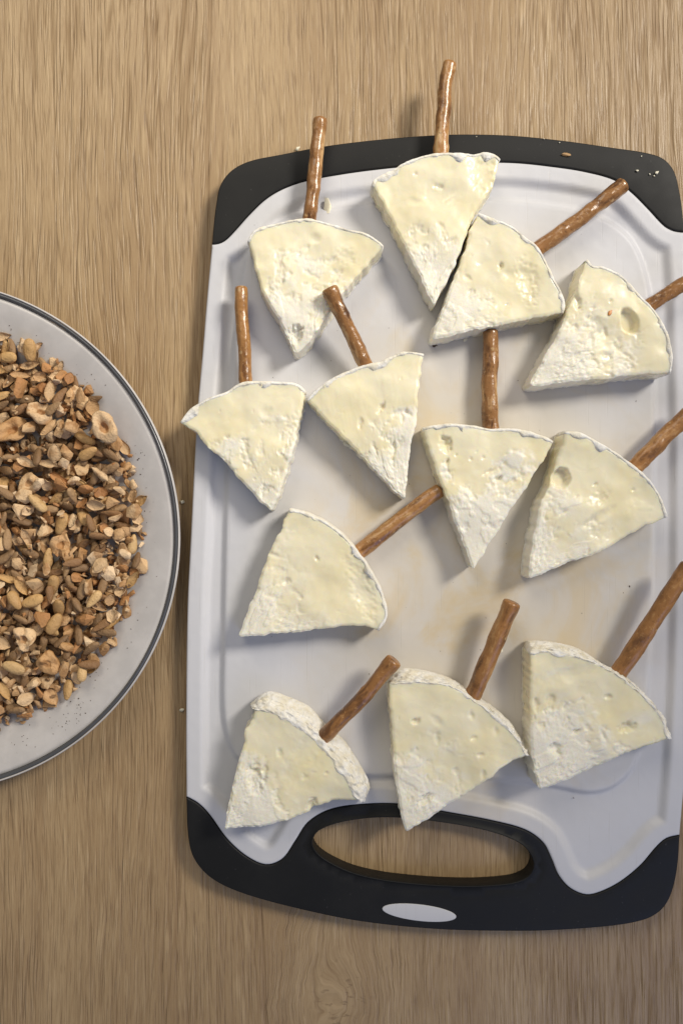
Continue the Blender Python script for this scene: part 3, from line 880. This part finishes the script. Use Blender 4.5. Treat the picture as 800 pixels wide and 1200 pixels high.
# ------------------------------------------------------------------ pretzel sticks
def build_stick(label, pts, z, width, mat, seed, bulge=()):
    """pts along the axis as seen, z heights at the ends (m), width in mm"""
    P = np.array(pts, float)
    zs = np.interp(np.linspace(0, 1, len(P)), np.linspace(0, 1, len(z)), z)
    C = np.array([[*W(px, py, q), q] for (px, py), q in zip(P, zs)])
    C = spline(C, 64)
    r0 = width * 0.0005
    T = np.gradient(C, axis=0); T /= np.linalg.norm(T, axis=1)[:, None]
    length = np.linalg.norm(np.diff(C, axis=0), axis=1).sum()
    q = np.linspace(0, 1, 64)
    # slow kinks of hand-rolled dough
    side = np.cross(T, (0, 0, 1)); side /= np.linalg.norm(side, axis=1)[:, None]
    upv = np.cross(side, T)
    C = C + side * (0.00024 * fbm(q * 5 + seed * 3.1, q * 0, 0, seed, 2))[:, None] + upv * (0.0003 * fbm(q * 4 + seed, q * 0 + 7, 0, seed, 2))[:, None]
    rad = r0 * 1.05 * (1 + 0.05 * fbm(q * 7, q * 0 + seed, 0, seed + 3, 3))
    for (bq, bw, ba) in bulge:
        rad = rad * (1 + ba * np.exp(-((q - bq) / bw) ** 2))
    NS = 28
    verts, faces = [], []
    ang = np.linspace(0, 2 * math.pi, NS, endpoint=False)
    # rounded cut ends
    prof = [(0, 0.55, 0.0), (0, 0.86, 0.0003)]
    rings = [(0, 0.30, -0.0001), (0, 0.72, -0.0003), (0, 0.92, 0.0)] + [(i, 1.0, 0) for i in range(1, 63)] + [(63, 0.93, 0), (63, 0.74, 0.0004), (63, 0.32, 0.0001)]
    for (i, sc, ex) in rings:
        dr = 1 + 0.05 * fbm(np.cos(ang) * 1.3 + 5, np.sin(ang) * 1.3 + 5, q[i] * 9 + seed, seed + 9, 3)
        dr = dr + 0.03 * vnoise(np.cos(ang) * 2.5 + 5, np.sin(ang) * 2.5 + 5, q[i] * 26 + seed, seed + 12)
        for a, d in zip(ang, dr):
            p = C[i] + T[i] * ex + (side[i] * math.cos(a) + upv[i] * math.sin(a)) * rad[i] * sc * d
            verts.append(p)
    nr = len(rings)
    for k in range(nr - 1):
        for j in range(NS):
            m = (j + 1) % NS
            faces.append((k * NS + j, k * NS + m, (k + 1) * NS + m, (k + 1) * NS + j))
    faces.append(tuple(range(NS))[::-1]); faces.append(tuple((nr - 1) * NS + j for j in range(NS)))
    V = np.array(verts)
    org = C[len(C) // 2]
    # stick its own long axis along local Z so the crust pattern runs with it
    R = Vector(C[-1] - C[0]).to_track_quat('Z', 'Y')
    Rm = np.array(R.to_matrix())
    V = (V - org) @ Rm
    me = mesh_from('pretzel_stick', V, faces)
    bm = bmesh.new(); bm.from_mesh(me)
    bmesh.ops.recalc_face_normals(bm, faces=bm.faces)
    bm.to_mesh(me); bm.free()
    o = link('pretzel_stick', me, mat)
    o.rotation_mode = 'QUATERNION'
    o.rotation_quaternion = R
    o.location = org
    tag(o, label, 'pretzel stick', 'pretzel sticks stuck into the cheese wedges')
    return o

def ext(a, b, mm):      # carries the stick on into the cheese beyond its visible entry a, away from b
    a, b = np.array(a, float), np.array(b, float)
    d = (a - b) / np.linalg.norm(a - b)
    return tuple(a + d * mm)
ZM = ZB + 0.0068
ST = [
 ('long straight glossy pretzel stick in the wedge with the gouged tip', [(363.5, 250), (369, 200), (375.5, 140)], (ZM, ZM + .001), 5.9, 0, ()),
 ('pretzel stick with a bent dark tip lying out over the wood beyond the board', [(516.5, 178), (517.5, 160), (520, 125), (521, 98), (527, 74)], (ZM, ZM), 6.0, 1, ((0.16, .07, .14),)),
 ('twisted glossy pretzel stick pointing at the black grip corner with white flecks', [(632, 291), (656, 273), (683, 253), (730, 216)], (ZM, ZM + .001), 6.4, 0, ()),
 ('pretzel stick in the wedge with the large oval hole', [(758, 360), (780, 345), (818, 321)], (ZM + .001, ZM + .002), 6.0, 0, ()),
 ('smooth golden pretzel stick in the wedge overhanging the board side', [(288.5, 452), (287, 410), (284, 375), (282.5, 337)], (ZM, ZM + .001), 5.7, 1, ()),
 ('dark mottled pretzel stick with a flared end touching the gouged wedge', [(428, 428), (415, 398), (402, 372), (386, 338)], (ZM, ZM + .010), 6.2, 0, ((0.98, .07, .14),)),
 ('knobbly pretzel stick between the deep-eyed wedge and the wet-streaked wedge', [(574.5, 505), (573, 455), (575, 420), (574, 388)], (ZM, ZM - .001), 6.8, 0, ()),
 ('thick dull pretzel stick in the notched glossy wedge', [(742, 549), (770, 520), (815, 477)], (ZM + .001, ZM + .003), 7.1, 2, ()),
 ('pretzel stick of the wedge with folded rind, ending under the deep-eyed wedge', [(416, 651), (445, 628), (480, 600), (515, 574)], (ZM, ZM), 6.5, 1, ()),
 ('thin brown pretzel stick stuck high into the widest rind', [(378, 864), (400, 843), (430, 811), (462, 774)], (ZB + .0068, ZB + .0125, ZB + .016), 6.2, 2, ((0.98, .08, .12),)),
 ('smooth thick pretzel stick with a knobbed end, in the wedge over the handle', [(553, 815), (566, 787), (580, 752), (600, 706)], (ZB + .0055, ZB + .011, ZB + .015), 7.2, 2, ((0.97, .06, .07),)),
 ('thickest pretzel stick with pale round spots, in the wedge with the half-moon hole', [(725, 787), (750, 750), (775, 711), (806, 662)], (ZB + .0055, ZB + .011, ZB + .016), 7.1, 2, ()),
]
for i, (lb, pts, z, wd, mi, bl) in enumerate(ST):
    p0 = ext(pts[0], pts[1], 14)
    build_stick(lb, [p0] + list(pts), z, wd, M_PRETZEL[mi], 101 + i * 7, bl)

# ------------------------------------------------------------------ plate
PR = 0.1150                                     # radius of the rim
PC = W(-92, 629.5, 0.017)
def plate_z(r):
    r = np.asarray(r, float)
    return 0.0052 + 0.0100 * smooth(0.070, 0.1165, r) ** 1.15
def build_plate():
    root = empty('plate', (PC[0], PC[1], 0))
    tag(root, 'round grey stoneware plate with a dark glossy rim holding the nut mix', 'plate')
    def lathe(name, prof, mat):
        NS = 200
        V, F = [], []
        for r, z in prof:
            for j in range(NS):
                a = 2 * math.pi * j / NS
                V.append((r * math.cos(a), r * math.sin(a), z))
        n = len(prof)
        for k in range(n - 1):
            for j in range(NS):
                m = (j + 1) % NS
                F.append((k * NS + j, k * NS + m, (k + 1) * NS + m, (k + 1) * NS + j))
        me = mesh_from(name, V, F)
        bm = bmesh.new(); bm.from_mesh(me)
        bmesh.ops.remove_doubles(bm, verts=bm.verts, dist=1e-7)
        bmesh.ops.recalc_face_normals(bm, faces=bm.faces)
        bm.to_mesh(me); bm.free()
        return link(name, me, mat, root)
    rr = np.concatenate([[0.0], np.linspace(0.01, 0.070, 8), np.linspace(0.073, 0.1125, 22)])
    prof = [(r, float(plate_z(r))) for r in rr]
    prof += [(0.1125, 0.0105), (0.108, 0.0090), (0.095, 0.0042), (0.080, 0.0012), (0.074, 0.0), (0.070, 0.0), (0.068, 0.0014), (0.0, 0.0016)]
    lathe('dish', prof, M_STONE)
    z0 = float(plate_z(0.1125))
    band = [(0.1126, z0 - 0.0045), (0.1126, z0 - 0.0002), (0.1129, z0 + 0.0006), (0.1132, z0 + 0.0011), (0.1136, z0 + 0.0013), (0.1140, z0 + 0.0012),
            (0.1144, z0 + 0.0007), (0.1144, z0 - 0.001), (0.1140, z0 - 0.0030), (0.1131, z0 - 0.0045), (0.1126, z0 - 0.0045)]
    lathe('rim_band', band, M_RIMBAND)
    ln = [(0.11450, z0 - 0.0020), (0.11450, z0 + 0.0008), (0.11475, z0 + 0.00125), (0.1151, z0 + 0.0011), (0.11535, z0 + 0.0004), (0.1152, z0 - 0.0012), (0.11450, z0 - 0.0020)]
    lathe('rim_edge', ln, M_STONE)
build_plate()

# ------------------------------------------------------------------ nut and seed mix
def hull_planes(V):
    bm = bmesh.new()
    for v in V: bm.verts.new(v)
    r = bmesh.ops.convex_hull(bm, input=bm.verts)
    bm.normal_update()
    n, d = [], []
    cen = np.mean(V, 0)
    for f in bm.faces:
        nn = np.array(f.normal)
        if np.linalg.norm(nn) < 0.5: continue
        p = np.array(f.verts[0].co)
        if nn @ (p - cen) < 0: nn = -nn
        n.append(nn); d.append(nn @ p)
    bm.free()
    return np.array(n), np.array(d)

def seed_mesh(a, b, c, point, sd, ridge=0.0):
    """flattened teardrop kernel: half lengths a, b, c; point = how far one end narrows"""
    NS, NR = 14, 11
    V, F = [], []
    for k in range(NR):
        t = math.pi * k / (NR - 1)
        x = -math.cos(t)
        rr = math.sin(t) ** 0.85
        rr *= 1 - point * 0.5 * (x + 1) * 0.9
        for j in range(NS):
            q = 2 * math.pi * j / NS
            d = 1 + 0.07 * vnoise(np.array([x * 2 + sd]), np.array([math.cos(q) * 1.4 + 3]), math.sin(q) * 1.4 + 3, sd)[0]
            V.append((a * x, b * rr * d * math.cos(q), c * rr * d * math.sin(q) * (1 + ridge * abs(math.cos(q)) ** 6) + 0.10 * c * x * x))
    for k in range(NR - 1):
        for j in range(NS):
            m = (j + 1) % NS
            F.append((k * NS + j, k * NS + m, (k + 1) * NS + m, (k + 1) * NS + j))
    return V, F

def chunk_mesh(a, b, c, sd, npts=13):
    rg = np.random.default_rng(sd)
    bm = bmesh.new()
    for _ in range(npts):
        p = rg.normal(size=3)
        p /= np.max(np.abs(p)) ** 0.6 * np.linalg.norm(p) ** 0.4
        p *= rg.uniform(0.82, 1.0)
        bm.verts.new((p[0] * a, p[1] * b, p[2] * c))
    r = bmesh.ops.convex_hull(bm, input=bm.verts)
    junk = [g for g in r['geom_interior'] + r['geom_unused'] if isinstance(g, bmesh.types.BMVert)]
    bmesh.ops.delete(bm, geom=list(set(junk)), context='VERTS')
    bmesh.ops.dissolve_limit(bm, angle_limit=math.radians(16), verts=bm.verts, edges=bm.edges)
    bmesh.ops.bevel(bm, geom=bm.edges[:], offset=min(a, b, c) * 0.10, segments=2, affect='EDGES', profile=0.6)
    bmesh.ops.recalc_face_normals(bm, faces=bm.faces)
    bm.verts.index_update()
    V = [tuple(v.co) for v in bm.verts]
    F = [tuple(v.index for v in f.verts) for f in bm.faces]
    bm.free()
    return V, F

def half_mesh(r, hgt, hollow, sd):
    """half of a hazelnut, cut face up with the hollow in its middle"""
    NS = 22
    prof = [(0.0, 0.42 - hollow), (0.14, 0.43 - hollow), (0.27, 0.45 - hollow * 0.65), (0.36, 0.47 - hollow * 0.1), (0.50, 0.50), (0.80, 0.49), (0.95, 0.42), (1.0, 0.27), (0.97, 0.0), (0.84, -0.3), (0.60, -0.52), (0.30, -0.62), (0.0, -0.64)]
    V, F = [], []
    for (q, z) in prof:
        for j in range(NS):
            a = 2 * math.pi * j / NS
            d = 1 + 0.30 * vnoise(np.array([math.cos(a) * 1.1 + 5 + sd]), np.array([math.sin(a) * 1.1 + 5]), z, sd)[0] + 0.05 * vnoise(np.array([math.cos(a) * 3 + 5 + sd]), np.array([math.sin(a) * 3 + 5]), z, sd)[0]
            V.append((r * q * d * math.cos(a) * 1.08, r * q * d * math.sin(a) * 0.94, hgt * (z + 0.42 * vnoise(np.array([q * math.cos(a) * 2 + sd]), np.array([q * math.sin(a) * 2]), 0, sd + 1)[0])))
    for k in range(len(prof) - 1):
        for j in range(NS):
            m = (j + 1) % NS
            F.append((k * NS + j, (k + 1) * NS + j, (k + 1) * NS + m, k * NS + m))
    return V, F

def flake_mesh(a, b, t, bend, sd):
    """thin curved sliver"""
    NX, NY = 9, 6
    rg = np.random.default_rng(sd)
    V, F = [], []
    for s in (1, -1):
        for i in range(NX):
            for j in range(NY):
                x = -1 + 2 * i / (NX - 1); y = -1 + 2 * j / (NY - 1)
                w = math.sqrt(max(0.02, 1 - 0.92 * abs(x) ** 2.4)) * (1 + 0.12 * math.sin(3 * x + sd))
                zz = bend * (y * y - 0.4) + 0.25 * bend * x * x
                ed = 1 - max(abs(x), abs(y)) ** 6
                V.append((a * x * (1 - 0.12 * y * y), b * y * w, zz + s * t * (0.25 + 0.75 * ed)))
    n = NX * NY
    for i in range(NX - 1):
        for j in range(NY - 1):
            k = i * NY + j
            F.append((k, k + NY, k + NY + 1, k + 1)); F.append((n + k, n + k + 1, n + k + NY + 1, n + k + NY))
    per = [i * NY for i in range(NX)] + [(NX - 1) * NY + j for j in range(1, NY)] + [i * NY + NY - 1 for i in range(NX - 2, -1, -1)] + [j for j in range(NY - 2, 0, -1)]
    for p, q in zip(per, per[1:] + per[:1]):
        F.append((p, n + p, n + q, q)[::-1])
    return V, F

CREAM = [(0.56, 0.41, 0.24), (0.63, 0.48, 0.30), (0.51, 0.345, 0.185), (0.47, 0.30, 0.145), (0.67, 0.54, 0.37)]
BROWN = [(0.235, 0.150, 0.078), (0.185, 0.115, 0.058), (0.275, 0.180, 0.095), (0.235, 0.135, 0.062), (0.335, 0.225, 0.120)]
GOLD = [(0.50, 0.335, 0.15), (0.44, 0.285, 0.125), (0.55, 0.395, 0.20)]
SKIN = [(0.40, 0.21, 0.085), (0.33, 0.165, 0.065)]
DARK = (0.23, 0.10, 0.04)
KINDS = {}
def proto(kind, VF, mat_key):
    V, F = VF
    V = np.array(V)
    V = (V - V.mean(0)) * (1.0 if kind == 'nut_crumb' else 0.92)
    n, d = hull_planes(V)
    me = mesh_from(kind, V, F)
    zone = np.zeros(len(V), np.float32)
    if kind == 'hazelnut_half':
        zone[:22 * 3] = 1.0; zone[22 * 8:] = 0.7
    elif kind == 'hazelnut_piece':
        dr = np.random.default_rng(len(V)).normal(size=3); dr /= np.linalg.norm(dr)
        zone = ((V @ dr) / (np.abs(V @ dr).max()) > 0.62).astype(np.float32) * 0.9
    za = me.attributes.new('zone', 'FLOAT', 'POINT')
    za.data.foreach_set('value', zone.astype(np.float32))
    me.polygons.foreach_set('use_smooth', [True] * len(me.polygons))
    KINDS.setdefault(kind, []).append(dict(V=V, F=F, n=n, d=d, me=me, zone=zone, rad=np.linalg.norm(V[:, :2], axis=1).max()))
M_NUT = {
 'sunflower_seed': nut_material('sunflower_kernel', None, (0.12, 0.075, 0.040), 0.0, 0.55),
 'hazelnut_piece': nut_material('hazelnut_flesh', None, (0.36, 0.185, 0.070), 0.04, 0.60),
 'hazelnut_half': nut_material('toasted_hazelnut', None, (0.38, 0.19, 0.07), 0.08, 0.60),
 'golden_seed': nut_material('golden_kernel', None, (0.42, 0.25, 0.095), 0.0, 0.45),
 'nut_crumb': nut_material('nut_crumb', None, (0.34, 0.18, 0.075), 0.02, 0.60),
 'nut_flake': nut_material('nut_sliver', None, (0.34, 0.18, 0.075), 0.02, 0.60),
}
M_MIX = nut_material('nut_mix', None, (0.20, 0.11, 0.05), 0.03, 0.60, True)
for i in range(9):
    proto('sunflower_seed', seed_mesh(rng.uniform(.0043, .0057), rng.uniform(.0022, .0029), rng.uniform(.0014, .0018), rng.uniform(.30, .65), 10 + i, 0.25), 0)
for i in range(30):
    a = .0022 + .0042 * rng.uniform() ** 1.6
    proto('hazelnut_piece', chunk_mesh(a, a * rng.uniform(.5, .85), a * rng.uniform(.24, .48), 40 + i, int(rng.integers(10, 16))), 0)
for i in range(6):
    proto('hazelnut_half', half_mesh(rng.uniform(.0052, .0068), rng.uniform(.0036, .0050), rng.uniform(.35, .7), 70 + i), 0)
for i in range(4):
    proto('golden_seed', seed_mesh(rng.uniform(.0050, .0060), rng.uniform(.0027, .0036), rng.uniform(.0019, .0024), rng.uniform(.15, .6), 90 + i), 0)
for i in range(10):
    a = rng.uniform(.0011, .0020)
    proto('nut_crumb', chunk_mesh(a, a * rng.uniform(.5, .9), a * rng.uniform(.3, .6), 200 + i, 9), 0)
for i in range(8):
    proto('nut_flake', flake_mesh(rng.uniform(.0030, .0058), rng.uniform(.0016, .0034), rng.uniform(.0004, .00065), rng.uniform(.0005, .0014), 120 + i), 0)
for k, ps in KINDS.items():
    for p in ps: p['me'].materials.append(M_NUT[k])

# pieces are dropped one by one onto a height map of the plate and of what lies there already
CELL = 0.0005
NG = 480
gx = (np.arange(NG) - NG / 2 + 0.5) * CELL
GX, GY = np.meshgrid(gx, gx, indexing='ij')          # plate-centred
HM = plate_z(np.sqrt(GX ** 2 + GY ** 2))
OWN = np.full((NG, NG), -1, int)
PIECES = []
def footprint(p, R, x, y):
    n, d = p['n'] @ R.T, p['d']
    rad = np.linalg.norm(p['V'], axis=1).max()
    i0, i1 = int((x - rad) / CELL + NG / 2), int((x + rad) / CELL + NG / 2) + 2
    j0, j1 = int((y - rad) / CELL + NG / 2), int((y + rad) / CELL + NG / 2) + 2
    i0, j0, i1, j1 = max(i0, 0), max(j0, 0), min(i1, NG), min(j1, NG)
    lx, ly = GX[i0:i1, j0:j1] - x, GY[i0:i1, j0:j1] - y
    up = n[:, 2] > 1e-3; dn = n[:, 2] < -1e-3
    side = ~(up | dn)
    f = lambda m: (d[m][:, None, None] - n[m, 0][:, None, None] * lx - n[m, 1][:, None, None] * ly)
    top = (f(up) / n[up, 2][:, None, None]).min(0)
    bot = (f(dn) / n[dn, 2][:, None, None]).max(0)
    ok = top > bot
    if side.any():
        ok &= (f(side) >= 0).all(0)
    return (slice(i0, i1), slice(j0, j1)), top, bot, ok

def drop(kind, rmax, tries=4, tiltr=0.2, xwin=None):
    p = KINDS[kind][int(rng.integers(len(KINDS[kind])))]
    best = None
    for _ in range(tries):
        rr = rmax * math.sqrt(rng.uniform()); aa = rng.uniform(0, 2 * math.pi)
        x, y = rr * math.cos(aa) + 0.0035, rr * math.sin(aa) + 0.002
        i, j = int(x / CELL + NG / 2), int(y / CELL + NG / 2)
        s = max(4, int(p['rad'] * 0.7 / CELL))
        patch = HM[max(0, i - s):i + s, max(0, j - s):j + s]
        gxs = (patch[-1].mean() - patch[0].mean()) / (CELL * (patch.shape[0] - 1))
        gys = (patch[:, -1].mean() - patch[:, 0].mean()) / (CELL * (patch.shape[1] - 1))
        nrm = Vector((-gxs + rng.normal() * tiltr, -gys + rng.normal() * tiltr, 1)).normalized()
        q = Vector((0, 0, 1)).rotation_difference(nrm) @ Quaternion((0, 0, 1), rng.uniform(0, 2 * math.pi))
        if kind == 'hazelnut_piece' and rng.uniform() < 0.5:
            q = q @ Quaternion((1, 0, 0), rng.uniform(-0.6, 0.6))
        if kind in ('hazelnut_half', 'nut_flake') and rng.uniform() < (0.15 if kind == 'hazelnut_half' else 0.4):
            q = q @ Quaternion((1, 0, 0), math.pi)
        R = np.array(q.to_matrix())
        sl, top, bot, ok = footprint(p, R, x, y)
        if ok.sum() < 3: continue
        z = (HM[sl] - bot)[ok].max()
        hi = z + top[ok].max()
        if best is None or hi < best[0]:
            best = (hi, x, y, z, q, sl, top, bot, ok)
    if best is None: return
    hi, x, y, z, q, sl, top, bot, ok = best
    z -= 0.0002
    cur = HM[sl]
    new = np.where(ok, np.maximum(cur, top + z), cur)
    own = OWN[sl]
    own[ok & (top + z >= cur)] = len(PIECES)
    HM[sl] = new
    OWN[sl] = own
    pal = {'sunflower_seed': BROWN, 'hazelnut_piece': CREAM + SKIN[:1], 'hazelnut_half': CREAM[:4], 'golden_seed': GOLD, 'nut_crumb': CREAM + SKIN + BROWN[:2], 'nut_flake': CREAM[:3] + GOLD[:1] + SKIN}[kind]
    ci = int(rng.integers(len(pal)))
    c = np.array(pal[ci]) * rng.uniform(1.0, 1.18) * (1.05, 0.97, 0.90)
    PIECES.append(dict(ci=ci, kind=kind, p=p, x=x, y=y, z=z, q=q, c=c))

def mix(n, rmax, w):
    ks = ['sunflower_seed', 'hazelnut_piece', 'hazelnut_half', 'golden_seed', 'nut_flake', 'nut_crumb']
    for _ in range(n):
        drop(ks[int(rng.choice(6, p=w))], rmax)
mix(640, 0.0900, (.44, .50, .00, .03, .03, .0))
mix(500, 0.0975, (.00, .10, .00, .00, .10, .80))
mix(900, 0.0945, (.28, .54, .010, .05, .12, .0))
mix(360, 0.0945, (.00, .00, .00, .00, .10, .90))
mix(780, 0.0935, (.24, .532, .016, .052, .16, .0))
mix(380, 0.0930, (.15, .36, .010, .04, .15, .29))
mix(420, 0.0960, (.00, .02, .00, .00, .06, .92))
vis = np.bincount(OWN[OWN >= 0].ravel(), minlength=len(PIECES))
SHADE = {'sunflower_seed': ['grey-brown', 'darkest brown', 'mid brown', 'reddish brown', 'pale brown'],
         'hazelnut_piece': ['tan', 'cream', 'toasted tan', 'golden brown', 'palest cream', 'orange-brown skinned'],
         'hazelnut_half': ['tan', 'cream', 'toasted tan', 'golden brown'],
         'golden_seed': ['golden', 'deep golden', 'pale golden'],
         'nut_flake': ['tan', 'cream', 'toasted tan', 'golden', 'orange-brown', 'dark orange-brown']}
LAB = {
 'sunflower_seed': ('%s hulled sunflower seed in the nut mix on the plate', 'seed', 'sunflower seeds in the nut mix'),
 'hazelnut_piece': ('%s %s chopped hazelnut piece in the nut mix on the plate', 'nut', 'chopped hazelnut pieces in the nut mix'),
 'hazelnut_half': ('large %s hazelnut half with a hollow, in the nut mix on the plate', 'nut', 'hazelnut halves in the nut mix'),
 'golden_seed': ('smooth %s oval kernel in the nut mix on the plate', 'seed', 'golden kernels in the nut mix'),
 'nut_flake': ('thin curled %s nut sliver in the nut mix on the plate', 'nut', 'nut slivers in the nut mix'),
}
sv, sf, sc, sz = [], [], [], []
count = {}
x_edge = float(W(-14, 630, 0.012)[0]) - PC[0]        # pieces beyond the left border of the picture belong to the heap
order = np.argsort(-vis)
single = set()
for i in order:
    P = PIECES[i]
    if vis[i] >= 14 and P['kind'] != 'nut_crumb' and P['x'] > x_edge and count.get(P['kind'], 0) < 295:
        count[P['kind']] = count.get(P['kind'], 0) + 1
        single.add(int(i))
for i, P in enumerate(PIECES):
    if i in single:
        o = bpy.data.objects.new(P['kind'], P['p']['me'])
        scene.collection.objects.link(o)
        o.rotation_mode = 'QUATERNION'
        o.rotation_quaternion = P['q']
        o.location = (PC[0] + P['x'], PC[1] + P['y'], P['z'])
        o.color = (*P['c'], 1)
        lb, ct, gr = LAB[P['kind']]
        sh = SHADE[P['kind']][P['ci']]
        if P['kind'] == 'hazelnut_piece':
            sh = ('big' if P['p']['rad'] > 0.0056 else 'small' if P['p']['rad'] < 0.0040 else 'middling', sh)
        tag(o, lb % sh, ct, '%s, %s' % (gr, ' '.join(sh) if isinstance(sh, tuple) else sh))
    else:
        R = np.array(P['q'].to_matrix())
        b = len(sv)
        v = P['p']['V'] @ R.T + (P['x'], P['y'], P['z'])
        sv.extend(map(tuple, v)); sz.extend(P['p']['zone']); sc.extend([(*P['c'], 1)] * len(v))
        sf.extend([tuple(b + k for k in f) for f in P['p']['F']])
me = mesh_from('nut_mix_heap', sv, sf)
ca = me.color_attributes.new('tint', 'FLOAT_COLOR', 'POINT')
ca.data.foreach_set('color', np.array(sc, dtype=np.float32).ravel())
za = me.attributes.new('zone', 'FLOAT', 'POINT')
za.data.foreach_set('value', np.array(sz, dtype=np.float32))
o = link('nut_mix_heap', me, M_MIX)
o.location = (PC[0], PC[1], 0)
tag(o, 'heap of small chopped nuts and seeds filling the plate', 'nut mix', kind='stuff')
print('PIECES', len(PIECES), count)

# ------------------------------------------------------------------ crumbs and flecks
M_CRUMB = plain('cheese_crumb_white', (0.80, 0.76, 0.60), 0.5, 0.4, (900, 0.0004))
M_DARKC = plain('dark_spice', (0.07, 0.045, 0.03), 0.7)
M_TANC = plain('tan_crumb', (0.42, 0.26, 0.12), 0.6, 0.4, (900, 0.0003))
M_ORANGE = plain('orange_crumb', (0.55, 0.22, 0.05), 0.4)
def crumb(name, label, cat, px, py, zg, a, b, c, yaw, mat, sd, group=None):
    V, F = chunk_mesh(a, b, c, sd, 15)
    V = np.array(V)
    zmin = V[:, 2].min()
    o = link(name, mesh_from(name, V - (0, 0, zmin), F), mat)
    p = W(px, py, zg + c)
    o.location = (p[0], p[1], zg)
    o.rotation_euler = (0, 0, yaw)
    tag(o, label, cat, group)
crumb('cheese_crumb', 'small pointed cheese crumb on the white board beside the long straight pretzel stick', 'crumb', 383.5, 241, ZB - .0020, .0042, .0022, .0018, 1.35, M_CRUMB, 301)
crumb('cheese_crumb', 'tiny cheese crumb on the wood beside the black top grip', 'crumb', 349, 174.5, 0.0, .0016, .0010, .0008, 0.4, M_CRUMB, 302)
crumb('tan_crumb', 'small oblong tan crumb stuck on the black top grip', 'crumb', 663, 180.5, ZB, .0026, .0010, .0006, 0.05, M_TANC, 303)
crumb('cheese_crumb', 'tiny cheese crumb on the board below the wedge with the wet streak', 'crumb', 545, 398, ZB, .0012, .0009, .0007, 0.2, M_CRUMB, 304)
crumb('dark_crumb', 'dark crumb on the board at the tip of the wedge with the wet streak', 'crumb', 509, 405, ZB, .0012, .0007, .0005, 0.5, M_DARKC, 305)
crumb('cheese_crumb', 'tiny cheese crumb on the board beside the thick knobbed pretzel stick', 'crumb', 586, 763, ZB, .0012, .0010, .0008, 0.2, M_CRUMB, 306)
crumb('cheese_crumb', 'shred of cheese clinging to the side of the wedge with the cracked centre', 'crumb', 407, 522, ZB + .0075, .0030, .0010, .0010, -0.75, M_CRUMB, 307)
crumb('orange_crumb', 'orange crumb on the cheese wedge with the large oval hole', 'crumb', 714.5, 366, ZB + .0143, .0018, .0009, .0009, 1.0, M_ORANGE, 308)
crumb('cheese_crumb', 'tiny cheese crumb on the wood between plate and board', 'crumb', 214, 588, 0.0, .0013, .0009, .0007, 0.2, M_CRUMB, 309)
crumb('cheese_crumb', 'tiny cheese crumb at the foot of the board beside the wedge with folded rind', 'crumb', 213, 832, 0.0, .0013, .0009, .0007, 0.2, M_CRUMB, 310)
for k, (px, py, s) in enumerate([(746, 200, 1.2), (769, 202, 1.6), (761, 204, .8), (766, 206, .8), (751, 183, .6), (637, 163, .6), (655, 167, .6), (558, 160, .5)]):
    crumb('white_fleck', 'small white fleck on the black top grip of the board', 'fleck', px, py, ZB, .0006 * s, .00045 * s, .0004 * s, k, M_CRUMB, 320 + k, 'white flecks on the black grip')

def specks(name, label, spots, mat, sd):
    V, F = [], []
    rg = np.random.default_rng(sd)
    for (x, y, z, s) in spots:
        v, f = chunk_mesh(s, s * rg.uniform(.45, .9), s * .4, int(rg.integers(1e6)), 8)
        a = rg.uniform(0, 6.28); c_, s_ = math.cos(a), math.sin(a)
        b = len(V)
        V.extend([(p[0] * c_ - p[1] * s_ + x, p[0] * s_ + p[1] * c_ + y, p[2] + z + s * .2) for p in v])
        F.extend([tuple(b + k for k in q) for q in f])
    o = link(name, mesh_from(name, V, F), mat)
    tag(o, label, 'specks', kind='stuff')
sp = []
for _ in range(90):                       # spice dust on the plate round the heap
    a = rng.uniform(-1.35, 1.3); r = 0.0965 + abs(rng.normal()) * 0.0050
    if r > 0.109: continue
    sp.append((PC[0] + r * math.cos(a), PC[1] + r * math.sin(a), float(plate_z(r)), rng.uniform(.00012, .00042)))
for (cx, cy) in [(85, 825), (100, 838), (75, 850), (25, 868), (92, 822), (163, 532), (128, 500)]:
    for _ in range(9):
        p = W(cx + rng.normal() * 7, cy + rng.normal() * 5, 0.012)
        r = math.hypot(p[0] - PC[0], p[1] - PC[1])
        sp.append((p[0], p[1], float(plate_z(r)), rng.uniform(.00015, .0005)))
specks('spice_specks', 'dark spice specks scattered on the plate around the nut mix', sp, M_DARKC, 5)
sp = []
for _ in range(70):
    p = W(rng.uniform(285, 745), rng.uniform(250, 900), ZB)
    sp.append((p[0], p[1], ZB, rng.uniform(.00010, .00032)))
for (px, py, s) in [(737, 687, .0006), (730, 694, .0005), (745, 440, .0005), (400, 320, .0004), (512, 405, .0004), (745, 470, .0005), (700, 930, .0004), (673, 937, .0005)]:
    p = W(px, py, ZB)
    sp.append((p[0], p[1], ZB - (0.002 if py > 925 else 0), s))
specks('board_specks', 'fine dark specks scattered over the white board', sp, M_DARKC, 6)
